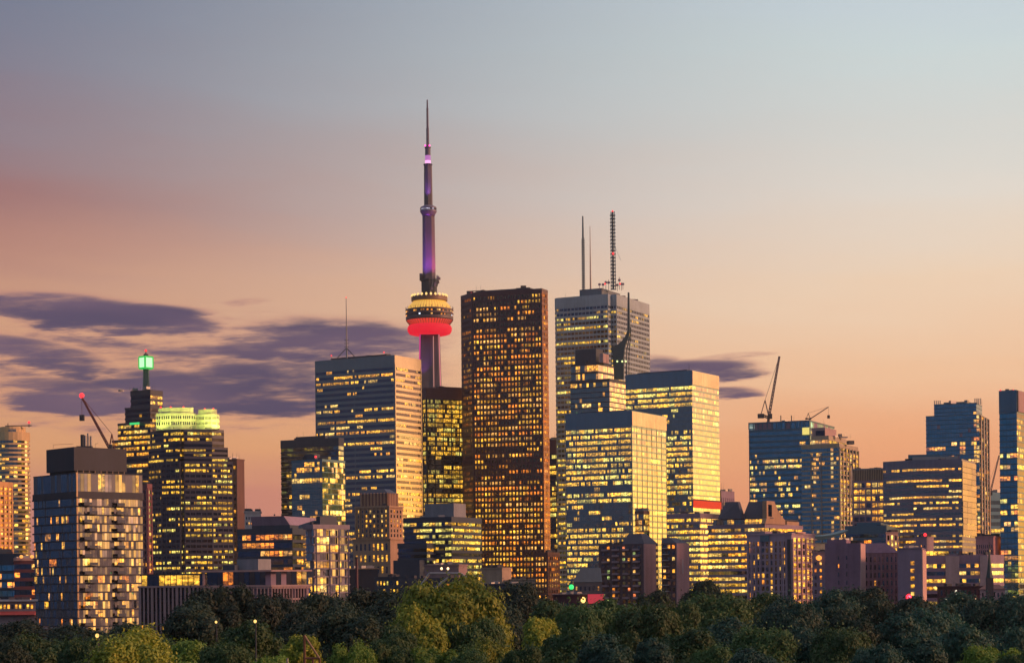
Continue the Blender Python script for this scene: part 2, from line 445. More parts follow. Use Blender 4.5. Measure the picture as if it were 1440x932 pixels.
# walls and glass
steel_blue = wall_mat('blue_steel_panel', (.10, .20, .28), .35, .6, .2)
steel_grey = wall_mat('grey_steel_panel', (.34, .33, .34), .38, .55, .2)
black_steel = wall_mat('black_steel', (.022, .024, .032), .45, .3)
dark_stone = wall_mat('dark_granite', (.045, .045, .075), .5, .0)
red_granite = wall_mat('red_granite', (.085, .032, .05), .35, .0)
brown_brick = wall_mat('brown_brick', (.17, .085, .075), .8)
pink_stone = wall_mat('pink_precast', (.42, .27, .27), .8)
purple_conc = wall_mat('grey_violet_concrete', (.30, .21, .29), .85)
beige_stone = wall_mat('beige_stone', (.42, .29, .21), .8)
sand_stone = wall_mat('sandstone', (.40, .24, .16), .85)
marble = wall_mat('white_marble_cladding', (.33, .40, .47), .5)
white_paint = wall_mat('pale_render', (.60, .52, .52), .7)
dark_wall = wall_mat('charcoal_cladding', (.035, .035, .055), .7)
navy_wall = wall_mat('navy_cladding', (.035, .05, .085), .6)
roof_dark = wall_mat('dark_roofing', (.05, .055, .07), .8)
teal_roof = wall_mat('patinated_roof', (.08, .15, .17), .5)
maroon = wall_mat('maroon_cladding', (.09, .025, .04), .6)
concrete = wall_mat('tower_concrete', (.13, .105, .13), .85)
g_blue = glass_mat('blue_glass', (.20, .27, .36))
g_navy = glass_mat('navy_glass', (.12, .17, .26))
g_teal = glass_mat('teal_glass', (.20, .50, .66))
g_gold = glass_mat('silver_glass', (.40, .40, .40), tilt=.07, warp=.08)
g_bronze = glass_mat('bronze_glass', (.20, .13, .10))
g_black = glass_mat('black_glass', (.07, .075, .09))
g_condo = glass_mat('condo_glass', (.48, .46, .52), tilt=.20, warp=.10, rough=.05)
g_dark = glass_mat('dark_violet_glass', (.07, .065, .10))
g_home = glass_mat('house_window_glass', (.14, .15, .2), tilt=.06)
red_lamp = emit_mat('red_lamp', (1, .03, .04, 1), 2)

# ------------------------------------------------------------------ ground
def ground_z(x, y):
    r = math.hypot(x, y)
    t = min(1, max(0, (r - 12) / 250)); t = t * t * (3 - 2 * t)
    return 18.3 * (1 - t)
def build_ground():
    ys = [-40000, -8000, -1500, -300, -120, -60, -30, 0, 20, 40, 60, 80, 100, 120, 140, 160, 190, 220, 260, 320, 600, 1500, 5000, 15000, 40000]
    V = []; Fc = []; n = len(ys)
    for y in ys:
        for x in ys: V.append((float(x), float(y), ground_z(x, y)))
    for i in range(n - 1):
        for j in range(n - 1):
            a = i * n + j; Fc.append((a, a + 1, a + 1 + n, a + n))
    m, t, b = principled('park_ground')
    oc = t.node('ShaderNodeTexCoord').outputs['Object']
    c = t.ramp(t.noise(oc, 0.08, 6, .6), [(.35, (.02, .035, .012, 1)), (.65, (.05, .065, .025, 1))])
    far = t.smooth(t.vm('LENGTH', oc), 280, 420)
    lenn = t.node('ShaderNodeVectorMath', operation='LENGTH'); t.l.new(oc, lenn.inputs[0])
    f = t.smooth(lenn.outputs['Value'], 330, 520)
    c = t.mix(f, c, t.ramp(t.noise(oc, .03, 4, .6), [(.4, (.04, .04, .045, 1)), (.6, (.07, .068, .07, 1))]))
    t.l.new(c, b.inputs['Base Color']); b.inputs['Roughness'].default_value = .95
    tag(mesh('ground', V, Fc, m, smooth=True), kind='structure')
build_ground()

FPS = []
def tower(name, label, cat='office tower', fp=None, z0=0.0, group=None):
    c = centre(fp); o = empty(name, (c[0], c[1], z0), label, cat, group); FPS.append((o, fp)); return o

# ------------------------------------------------------------------ far left: gold round tower and its neighbours
def gold_round():
    Y = 1500; rng = random.Random(1)
    c = P(18, 610, Y + 18); r = 22.5 / F * Y
    fp = [(c.x + r * math.cos(R(a)), c.y + r * math.sin(R(a))) for a in range(-90, 270, 15)]
    z = Z(18, 606, Y)
    o = tower('apartment_tower', 'round gold lit apartment tower behind the glass condominium block, at the picture edge', 'apartment tower', fp)
    storeys(o, fp, 0, z, 6.2 / F * Y, .42, 3.2, g_gold, wall_mat('gold_lit_precast', (.72, .47, .24), .7), rng, dict(p=.25, cols=YEL, run=1), top=5, off=.7)  # golden floodlight on the tower is put into the wall colour
    MB().prism(scale_fp(fp, .8), z, z + 4.2).out('penthouse', wall_mat('gold_lit_precast', (.72, .47, .24), .7), o)
    p = P(26, 600, Y + 12)
    MB().box((p.x, p.y, z + 5), (10, .5, .35)).out('roof_gantry', roof_dark, o)
    for q in (-8, 8): MB().tube([(p.x + q, p.y, z + 3.8), (p.x + q, p.y, z + 7)], .3).out('antenna', roof_dark, o)
    beacon(o, (p.x + 8, p.y, z + 7.5), .9)
gold_round()
def orange_block():
    Y = 1300; rng = random.Random(2)
    fp = corner(-40, -14, 17, 676, Y, 30); z = Z(0, 676, Y)
    o = tower('apartment_block', 'orange lit slab block in front of the round gold tower', 'apartment block', fp)
    storeys(o, fp, 0, z, 6.4 / F * Y, .45, 3, g_bronze, wall_mat('orange_lit_brick', (.70, .36, .15), .8), rng, dict(p=.35, cols=ORA, run=1), top=2.5, off=.4, piers=(4.2, 1.0, .7))  # orange light on the block is put into its brick colour
    roof_units(o, fp, z, rng, 2, wall_mat('orange_lit_brick', (.70, .36, .15), .8))
orange_block()
def left_low():
    rng = random.Random(3); Y = 820
    fp = chain([(-20, Y + 4), (32, Y)], 778, 25); z = Z(10, 778, Y)
    o = tower('office_block', 'low navy block with teal windows beside the glass condominium', 'office block', fp)
    storeys(o, fp, 0, z, 12 / F * Y, .35, 2.4, g_teal, navy_wall, rng, dict(p=.2, cols=ORA, run=2), top=3.5, off=.25)
    roof_units(o, fp, z, rng, 2, navy_wall)
    Y = 790
    fp = chain([(20, Y), (52, Y + 2)], 784, 22); z = Z(30, 784, Y)
    o = tower('office_block', 'low dark block with pink roof edge and two orange roof lamps', 'office block', fp)
    MB().prism(offset(fp, .35), z - 1.1, z).out('roof_edge', pink_stone, o)
    storeys(o, fp, 0, z - 1.1, 12 / F * Y, .4, 2.4, g_navy, maroon, rng, dict(p=.22, cols=ORA, run=2), off=.2)
    for px in (30, 45):
        p = P(px, 782, Y - 1.2); MB().lathe((p.x, p.y), [(.3, p.z - .7), (.75, p.z - .3), (.7, p.z + .3), (.2, p.z + .6)], 8).out('lamp', emit_mat('orange_lamp', (1, .36, .07, 1), 1.5), o)
    Y = 560
    fp = chain([(-15, Y + 2), (50, Y)], 843, 16); z = Z(20, 843, Y)
    o = tower('shop_building', 'low pink lit shop with pale roof edge and red awning', 'shop', fp)
    MB().prism(offset(fp, .6), z - .45, z).out('roof_edge', white_paint, o)
    MB().prism(fp, 0, z - .45).out('wall', pink_stone, o)
    ct = windows_on(o, fp, 0, 1, 11, z - 2.9, z - .9, .6, .6, rng, g_home, .75, YEL)
    windows_on(o, fp, 0, 1, 8, z - 9.5, z - 7, .5, .7, rng, g_home, .3, ORA, count=ct)
    a, b = fp[0], fp[1]
    V = [(a[0], a[1] - .05, z - 3.2), (b[0], b[1] - .05, z - 3.2), (b[0], b[1] - 1.4, z - 4.2), (a[0], a[1] - 1.4, z - 4.2), (a[0], a[1] - .05, z - 4.3), (b[0], b[1] - .05, z - 4.3)]
    mesh('awning', V, [(0, 1, 2, 3)[::-1], (3, 2, 5, 4)[::-1], (0, 3, 4), (1, 5, 2)], wall_mat('red_canvas', (.38, .06, .06), .8), o)
    MB().box(((a[0] + b[0]) / 2, a[1] - .2, z - 6), ((b[0] - a[0]) / 2, .12, 1.6)).out('dark_fascia', dark_wall, o)
    Y = 480
    fp = chain([(-15, Y), (118, Y + 6)], 886, 16); z = Z(50, 886, Y)
    o = tower('podium_building', 'low dark podium with narrow lit windows at the foot of the condominium', 'podium building', fp)
    MB().prism(fp, 0, z).out('wall', purple_conc, o)
    MB().prism(offset(fp, .3), z, z + .4).out('roof_edge', dark_wall, o)
    windows_on(o, fp, 0, 2, 30, z - 6.4, z - .4, .55, .72, rng, g_home, .42, ORA)
left_low()

# ------------------------------------------------------------------ the glass condominium
def condo():
    Y = 670; rng = random.Random(5)
    fp = corner(47, 108, 200, 665, Y, 48); z = Z(108, 664, Y)
    o = tower('condominium_block', 'glass condominium block with dark rooftop box and thin dark floor edges', 'apartment block', fp)
    sp = dict(p=.15, cols=ORA + YEL, run=1.3, panel=.12, full=0, none=.1, mask=lambda v, u, e: 1.3 if e == 0 else .9, s=.85)
    shaded_glass = glass_mat('condo_shaded_glass', (.20, .26, .36), tilt=.12, warp=.06)  # faces away from the sunset: shade put into a darker, bluer tint
    pale = wall_mat('pale_glass_panel', (.11, .105, .14), .3)
    band('crown_glazing', fp, z - 6.3, z - .3, 1.35, rng, dict(p=.03, cols=YEL, run=1, panel=.3), 0, 1, [g_condo, pale], o, edge_glass={3: shaded_glass, 2: shaded_glass})
    MB().prism(offset(fp, .1), z - .3, z).out('roof_edge', dark_wall, o)
    MB().prism(offset(fp, .3), z - 8.2, z - 6.3).out('spandrel', dark_wall, o)
    pitch = 12.1 / F * Y; zz = z - 8.2; k = 0
    while zz > 1:
        band('window_band', fp, zz - pitch, zz - pitch * .17, .95, rng, sp, k, 18, [g_condo, pale], o, edge_glass={3: shaded_glass, 2: shaded_glass})
        MB().prism(offset(fp, .45), zz - pitch * .17, zz).out('floor_edge', dark_wall, o)
        a, b = fp[0], fp[1]; L = math.hypot(b[0] - a[0], b[1] - a[1]); dx, dy = (b[0] - a[0]) / L, (b[1] - a[1]) / L
        for q in (.12 + .08 * (k % 2), .62):
            x, y = a[0] + dx * L * q + dy * 1.1, a[1] + dy * L * q - dx * 1.1
            ob = MB().box((x, y, zz - pitch + .02), (1.5, .9, .13), math.atan2(dy, dx)).out('balcony', dark_wall, o)
            x2, y2 = x + dy * .85, y - dx * .85
            MB().box((x2, y2, zz - pitch + .65), (1.5, .04, .45), math.atan2(dy, dx)).out('balustrade', navy_wall, ob)
        zz -= pitch; k += 1
    p = P(108, 700, Y)
    MB().box((fp[0][0] - .05, fp[0][1] - .1, z / 2), (.28, .28, z / 2), R(42)).out('corner_post', wall_mat('bronze_post', (.30, .2, .12), .4, .5), o)
    ph = corner(65, 104, 178, 629, Y + 5, 48); zt = Z(104, 628, Y + 5)
    MB().prism(ph, z + 1.0, zt).out('penthouse', dark_wall, o)
    MB().prism(offset(ph, -.8), z, z + 1.0).out('penthouse_recess', roof_dark, o)
    for i in range(9):
        a = ph[0]; b = ph[1]; f = (i + .5) / 9
        MB().tube([(a[0] + (b[0] - a[0]) * f + .1, a[1] + (b[1] - a[1]) * f - .1, z), (a[0] + (b[0] - a[0]) * f + .1, a[1] + (b[1] - a[1]) * f - .1, z + 1.1)], .14).out('post', beige_stone, o)
    for i, px in enumerate((116, 120, 124, 128)):
        q = P(px, 620, Y + 14); h = Z(px, (611, 612, 609, 613)[i], Y + 14)
        MB().tube([(q.x, q.y, zt - .5), (q.x, q.y, h)], .38 + .3 * (i == 0), 10).out('vent_pipe', steel_grey if i else roof_dark, o)
    MB().box((P(119, 626, Y + 14).x, Y + 14, zt + .3), (2.6, 1.2, .5)).out('roof_unit', roof_dark, o)
    for (p0, p1, py) in ((75, 103, 625), (134, 138, 624)):
        A_, B_ = P(p0, py, Y + 10), P(p1, py - 1, Y + 10)
        m = MB(); m.tube([A_, B_], .06, 4); m.tube([(A_.x, A_.y, zt - .1), A_], .05, 4); m.out('roof_railing', red_granite, o)
condo()

def crane(name, label, base, hinge, tip, back, rad, mat, cable=True, lamp=True, drop=None):
    """luffing tower crane: mast, cab, jib, counter jib, tie"""
    o = empty(name, tuple(base), label, 'tower crane', 'tower cranes over the skyline')
    def lattice(a, b, w, nseg):
        m = MB(); a, b = Vector(a), Vector(b); d = (b - a)
        s = Vector((1, 0, 0)) if abs(d.normalized().x) < .8 else Vector((0, 0, 1))
        s = (s - d.normalized() * s.dot(d.normalized())).normalized(); s2 = d.normalized().cross(s)
        cs = [s * w + s2 * w, s * w - s2 * w, -s * w - s2 * w, -s * w + s2 * w]
        for c in cs: m.tube([a + c, b + c * .6], rad, 4)
        for i in range(nseg):
            f0, f1 = i / nseg, (i + 1) / nseg; k0, k1 = 1 - .4 * f0, 1 - .4 * f1
            for j in range(4):
                m.tube([a + d * f0 + cs[j] * k0, a + d * f1 + cs[(j + 1) % 4] * k1], rad * .55, 3)
        return m
    L = (Vector(tip) - Vector(hinge)).length
    lattice(base, hinge, L * .018, 8).out('mast', mat, o)
    lattice(hinge, tip, L * .015, 18).out('jib', mat, o)
    lattice(hinge, back, L * .018, 4).out('counter_jib', mat, o)
    MB().box((back[0], back[1], back[2] - L * .02), (L * .05, L * .03, L * .035)).out('counterweight', roof_dark, o)
    MB().box((hinge[0] + L * .02, hinge[1] - L * .02, hinge[2] + L * .02), (L * .03, L * .03, L * .04)).out('cab', roof_dark, o)
    ap = Vector(hinge) + (Vector(back) - Vector(hinge)) * .45 + Vector((0, 0, L * .26))
    m = MB(); m.tube([Vector(hinge) + Vector((0, 0, L * .02)), ap], rad * 1.1, 4); m.out('a_frame', mat, o)
    m = MB(); m.tube([Vector(back), ap], rad * .9, 4); m.out('back_stay', mat, o)
    MB().tube([ap, tip], rad * .4, 4).out('pendant_cable', mat, o)
    if drop:
        MB().tube([tip, Vector(tip) - Vector((0, 0, drop))], rad * .35, 4).out('hoist_cable', mat, o)
        MB().box(Vector(tip) - Vector((0, 0, drop)), (rad * 3, rad * 3, rad * 4)).out('hook_block', roof_dark, o)
    if lamp: beacon(o, (tip[0], tip[1], tip[2] + rad * 2), rad * 3.5)
    return o
Yc = 1050
c0 = P(153, 640, Yc); h0 = P(154, 630, Yc); t0 = P(115, 558, Yc); b0 = P(162, 633, Yc)
crane('tower_crane', 'luffing crane with red tip lamp leaning behind the dark rooftop box', (c0.x, c0.y, 0), h0, t0, b0, .38, wall_mat('red_crane_paint', (.22, .07, .06), .5), drop=11)

# ------------------------------------------------------------------ stepped tower with the green cube
def green_cube():
    Y = 1500; rng = random.Random(7)
    tiers = [(158, 616, None), (166, 592, 616), (176, 570, 592), (184, 546, 570)]
    fp0 = corner(158, 211, 230, 615, Y, 30)
    o = tower('office_tower', 'dark stepped tower carrying a glowing green cube on a mast', fp=fp0)
    pitch = 8.0 / F * Y
    for i, (xl, yt, yb) in enumerate(tiers):
        fp = corner(xl, 211 + (.0 if i == 0 else .3), 230 - i * .6, yt, Y + i * 3, 30)
        z1 = Z(205, yt, Y); zb = 0 if yb is None else Z(205, yb, Y)
        def mask(v, u, e, i=i):
            if i == 3: return .1 if e == 3 else 1.2
            if i == 2: return .12 if e == 3 else .7
            return 1.4 if i == 1 else 1.35 * (1 if v < .35 else .6)
        storeys(o, fp, zb, z1, pitch if i == 0 else (z1 - zb) / max(1, round((z1 - zb) / pitch)) * .999, .42, 2.6, g_dark, dark_stone, rng, dict(p=.5, cols=YEL, run=2.5, full=.2, mask=mask), top=0 if i < 3 else 2.5, off=.3, top_name='roof_edge')
    top = Z(205, 546, Y)
    p = P(205.5, 530, Y + 14); zc = Z(205, 515, Y); zt = Z(205, 499, Y)
    m = MB(); w = 5 / F * Y
    for sx, sy in ((-1, -1), (1, -1), (1, 1), (-1, 1)): m.tube([(p.x + sx * w * .75, p.y + sy * w * .75, top), (p.x + sx * w * .55, p.y + sy * w * .55, zc)], .5, 4)
    m.out('mast_frame', teal_roof, o)
    MB().tube([(p.x, p.y, top), (p.x, p.y, zc)], 1.9, 8).out('mast_core', wall_mat('green_grey_steel', (.12, .2, .17), .5), o)
    for k in range(7):
        zz = top + (zc - top) * (k + .5) / 7; MB().box((p.x, p.y, zz), (w * .75, w * .75, .16)).out('mast_platform', teal_roof, o)
    h = 9.6 / F * Y
    ang = R(-42)
    for k in range(4):
        a = ang + k * math.pi / 2
        MB().box((p.x + math.cos(a) * h * .68, p.y + math.sin(a) * h * .68, (zc + zt) / 2), (.35, h * .60, (zt - zc) / 2 - .6), a).out('light_panel', emit_mat('green_white_panel', (.50, 1.0, .50, 1), 1.3), o)
    MB().box((p.x, p.y, zt), (h * .74, h * .74, .6), ang).out('cube_frame', emit_mat('green_edge', (.01, .6, .08, 1), .9), o)
    MB().box((p.x, p.y, zc), (h * .74, h * .74, .6), ang).out('cube_frame', MATS['green_edge'], o)
    for k in range(4):
        a = ang + math.pi / 4 + k * math.pi / 2
        MB().box((p.x + math.cos(a) * h * .99, p.y + math.sin(a) * h * .99, (zc + zt) / 2), (.5, .5, (zt - zc) / 2), ang).out('cube_frame', MATS['green_edge'], o)
    MB().lathe((p.x, p.y), [(2.2, zt + .6), (1.6, zt + 2.4), (.5, zt + 2.6), (.3, zt + 4.5)], 10).out('cap', roof_dark, o)
    beacon(o, (p.x, p.y, zt + 5), .9)
    q = P(155 / 1 + 38, 596, Y - 1.0)
    a = fp0[0]; b = fp0[3]
    s0 = P(190, 593.5, Y + 9); 
    MB().box((s0.x, s0.y - 2.5, s0.z - 1.2), (4.6, .3, .8), R(-30)).out('green_sign', emit_mat('green_sign', (.05, .75, .2, 1), 1.0), o)
green_cube()

def crown_tower():
    Y = 1430; rng = random.Random(8); pitch = 7.7 / F * Y
    def oct_fp(xl, xr, yt):
        return chain([(xl, Y + 22), (xl + 18, Y + 8), (253, Y), (256, Y + 2.5), (259, Y), (298, Y + 6), (xr, Y + 13)], yt, 30)
    tiers = [(209, 327, 648, None), (209, 320, 628, 648), (212, 314.5, 603, 628)]
    o = tower('office_tower', 'dark violet faceted tower with lime green floodlit drum crown', fp=oct_fp(209, 327, 648))
    for (xl, xr, yt, yb) in tiers:
        fp = oct_fp(xl, xr, yt); z1 = Z(256, yt, Y); z0 = 0 if yb is None else Z(256, yb, Y)
        mask = lambda v, u, e: 1.0 if e not in (4, 5) else 1.35
        n = max(1, round((z1 - z0) / pitch))
        storeys(o, fp, z0, z1, (z1 - z0) / n * .9995, .5, 2.1, g_dark, dark_stone, rng, dict(p=.36, cols=LEM, run=3.2, full=.2, none=.22, mask=mask), off=.25,
                piers=(4.2, .55, .45) if yb is None else None)
    ring = []
    lime = wall_mat('pale_crown_cladding', (.60, .60, .38), .6)
    for (x0, x1, yb, ym, yt, ins) in ((219.5, 275.4, 603, 579.5, 571.5, 3.0), (275.8, 308.5, 603, 581.5, 574.5, 3.0)):
        c = P((x0 + x1) / 2, yb, Y + 14); r = (x1 - x0) / 2 / F * (Y + 14)
        z0, z1, z2 = Z(256, yb, Y), Z(256, ym, Y), Z(256, yt, Y)
        fp = chain([(x0, Y + 9), (x0 + (x1 - x0) * .12, Y + 7), (x0 + (x1 - x0) * .36, Y + 5), (x0 + (x1 - x0) * .66, Y + 5), (x0 + (x1 - x0) * .88, Y + 6.5), (x1, Y + 9)], yb, 20)
        MB().prism(fp, z0, z1).out('crown_drum', lime, o)
        MB().prism(offset(fp, -ins / F * Y), z1, z2).out('crown_cap', lime, o)
        n = len(fp); ct = [0]
        for e, cc in ((0, 2), (1, 4), (2, 5), (3, 4), (4, 2)):
            windows_on(o, fp, e % n, 2, cc, z0 + 2.5, z1 - 1, .5, .5, rng, g_navy, .0, count=ct)
        for px in ((226, 240, 258) if x0 < 230 else (288, 300)):
            b = P(px, yt - 1, Y + 14); beacon(o, (b.x, b.y, z2 + .8), .7)
    z0 = Z(256, 603, Y)
    for px, dy in ((222, 4), (245, -6), (268, -6), (290, 0), (308, 8)):
        p = P(px, 603, Y + dy)
        ld = bpy.data.lights.new('flood_lamp', 'SPOT'); lo = bpy.data.objects.new('flood_lamp', ld); COL.objects.link(lo)
        ld.energy = 13000; ld.color = (.95, 1.0, .20); ld.spot_size = R(120); ld.spot_blend = .6; ld.shadow_soft_size = 1.0
        lo.location = (p.x - o.location[0], p.y - 8 - o.location[1], z0 + .5); lo.parent = o
        lo.rotation_euler = Vector((0, -.62, -.78)).to_track_quat('Z', 'Y').to_euler()
        MB().box((p.x, p.y - 2, z0 + .35), (.5, .4, .35)).out('lamp_housing', roof_dark, o)
crown_tower()
def brown_slab():
    Y = 1560; rng = random.Random(9)
    fp = corner(312, 333, 343.5, 647, Y, 30); z = Z(333, 647, Y)
    o = tower('office_tower', 'slim plain brown slab tower behind the lime crowned tower', fp=fp)
    MB().prism(fp, 0, z).out('wall', brown_brick, o)
    MB().prism(offset(fp, .25), z, z + 1.2).out('roof_edge', brown_brick, o)
    windows_on(o, fp, 3, 22, 4, 10, z - 3, .6, .5, rng, g_home, lambda r, c: .9 if r > 7 and c < 3 else .1, YEL)
brown_slab()
def pink_frame():
    Y = 1000; rng = random.Random(10)
    fp = corner(190, 207, 213, 680, Y, 40); z = Z(207, 680, Y)
    o = tower('apartment_tower', 'thin rose brick tower squeezed between the condominium and the lime crowned tower', 'apartment tower', fp)
    storeys(o, fp, 0, z, 8.5 / F * Y, .4, 2, g_navy, wall_mat('rose_brick', (.24, .09, .10), .8), rng, dict(p=.1, cols=ORA), top=2, off=.25, piers=(2.2, .6, .5))
pink_frame()

# ------------------------------------------------------------------ mid-rise cluster in front (left)
def midrise_left():
    rng = random.Random(11)
    Y = 1300; fp = chain([(344, Y), (367, Y + 3)], 720, 20); z = Z(355, 720, Y)
    o = tower('hall_building', 'small white flat roofed block beyond the navy block', 'building', fp)
    MB().prism(fp, 0, z).out('wall', white_paint, o); MB().prism(offset(fp, .5), z, z + .8).out('roof_edge', white_paint, o)
    windows_on(o, fp, 0, 2, 6, z - 9, z - 2, .5, .5, rng, g_home, .3)
    # navy block with canopy roof
    Y = 880; fp = corner(334, 411, 441, 742, Y, 20); z = Z(411, 742, Y)
    o = tower('office_block', 'navy office block under a wide pink edged canopy roof', 'office block', fp)
    storeys(o, fp, 0, z, 11.5 / F * Y, .35, 2.2, g_navy, navy_wall, rng, dict(p=.13, cols=ORA, run=2, mask=lambda v, u, e: 2.2 if e == 0 else 1), top=1.5, off=.2)
    a = corner(350, 409, 424, 738, Y, 20); zc = z + .0
    b = corner(352, 399, 450, 727, Y + 1, 20); zt = Z(405, 725, Y)
    MB().prism(offset(a, -1.0), z, z + 1.4).out('penthouse', navy_wall, o)
    MB().hull([(p[0], p[1], z + 1.4) for p in offset(a, -1)], [(p[0], p[1], zt) for p in b]).out('canopy_roof', purple_conc, o)
    beacon(o, (P(386, 723, Y + 8).x, Y + 8, zt + .8), .4, 'roof_vent', roof_dark)
    e0, e1 = fp[0], fp[1]
    for k in range(9):
        zz = z - 3 - k * 3.5
        MB().box(((e0[0] + e1[0]) / 2 + 1.5, (e0[1] + e1[1]) / 2 - .5, zz), (3.2, 1.0, .18), R(70)).out('balcony', purple_conc, o)
    # glass condominium beside it
    Y = 700; fp = corner(430, 441, 488, 737, Y, 52); z = Z(441, 737, Y)
    o = tower('condominium_block', 'violet glass balcony condominium with stacked lit windows behind the pink mid-rise', 'apartment block', fp)
    lil = wall_mat('lilac_balcony_edge', (.22, .17, .23), .6)
    pitch = 11.3 / F * Y
    storeys(o, fp, 0, z, pitch, .16, 1.3, g_condo, lil, rng, dict(p=.2, cols=YEL, run=2, panel=.25, mask=lambda v, u, e: 2.6 if (e == 0 and .2 < u < .4) else (.9 if u < .4 or v < .3 else .45)), top=1.2, off=.7, panel=wall_mat('lilac_panel', (.2, .17, .23), .5))
    a, b = fp[0], fp[1]
    for q in (.02, .42, .7, .98):
        x, y = a[0] + (b[0] - a[0]) * q, a[1] + (b[1] - a[1]) * q
        MB().box((x + .7, y - .5, z / 2 - 1), (.22, .22, z / 2 - 1)).out('balcony_post', lil, o)
    MB().prism(scale_fp(fp, .5), z, z + 3).out('penthouse', navy_wall, o)
    # pink mid-rise with white columns
    Y = 520
    fpw = chain([(197, Y + 6), (290, Y + 2)], 823, 18); z = Z(240, 823, Y)
    o = tower('apartment_block', 'long pink mid-rise with pale columns and a terrace storey', 'apartment block', fpw)
    MB().prism(offset(fpw, .7), z - .5, z).out('roof_edge', pink_stone, o)
    storeys(o, fpw, 0, z - .5, 3.1, .18, 1.5, g_home, dark_wall, rng, dict(p=.17, cols=YEL, run=2), off=.1)
    a, b = fpw[0], fpw[1]
    for k in range(17):
        f = k / 16; x, y = a[0] + (b[0] - a[0]) * f, a[1] + (b[1] - a[1]) * f
        MB().box((x, y - .35, (z - .5) / 2), (.22 if k % 3 else .34, .28, (z - .5) / 2 - .01)).out('column', pink_stone, o)
    ft = chain([(199, Y + 11), (289, Y + 7)], 806, 12); zt = Z(240, 806, Y)
    band('terrace_glazing', ft, z, zt - .4, 1.6, rng, dict(p=.3, cols=LEM, run=3, full=0, none=0, mask=lambda v, u, e: 2.5 if .2 < u < .5 else .5), 0, 1, [g_home], o)
    MB().prism(offset(ft, .4), zt - .4, zt).out('terrace_roof', dark_wall, o)
    zr = Z(330, 801.5, Y); zs = Z(330, 822.5, Y)
    fr = chain([(288, Y - 1), (381, Y - 3), (434, Y + 2.4)], 803, 16)
    MB().prism(offset(fr, .9), zr - .45, zr).out('upper_roof_edge', pink_stone, o)
    MB().prism(offset(fr, .6), zs - .5, zs).out('floor_edge', pink_stone, o)
    band('window_band', offset(fr, -.5), zs, zr - .45, 1.4, rng, dict(p=.16, cols=ORA, run=1.2, panel=.2, full=0), 0, 1, [g_home, purple_conc], o)
    storeys(o, fr, 0, zs - .5, 2.95, .16, 1.2, g_home, pink_stone, rng, dict(p=.25, cols=YEL, run=1.5, panel=.2, mask=lambda v, u, e: 1.6 if e == 1 else .8), off=.45, panel=purple_conc)
    for e in (0, 1):
        a, b = fr[e], fr[e + 1]; n = 18 if e == 0 else 13
        for k in range(n):
            f = (k + .3) / n; x, y = a[0] + (b[0] - a[0]) * f, a[1] + (b[1] - a[1]) * f
            MB().box((x, y - .3, (zs - .5) / 2), (.14, .25, (zs - .5) / 2 - .01)).out('column', pink_stone, o)
    MB().box((fr[0][0] - .2, fr[0][1] - .3, (zr + zs) / 2 - .3), (.3, .4, (zr - zs) / 2 - .2)).out('end_wall', pink_stone, o)
    pw = corner(333, 363, 381, 786, Y + 5, 30); zp = Z(363, 785.5, Y + 5)
    MB().prism(pw, zr, zp).out('penthouse', wall_mat('grey_plant_room', (.22, .22, .26), .7), o)
    pw = corner(313, 330, 336, 794, Y + 5, 30); MB().prism(pw, zr, Z(330, 794, Y + 5)).out('plant_room', navy_wall, o)
midrise_left()

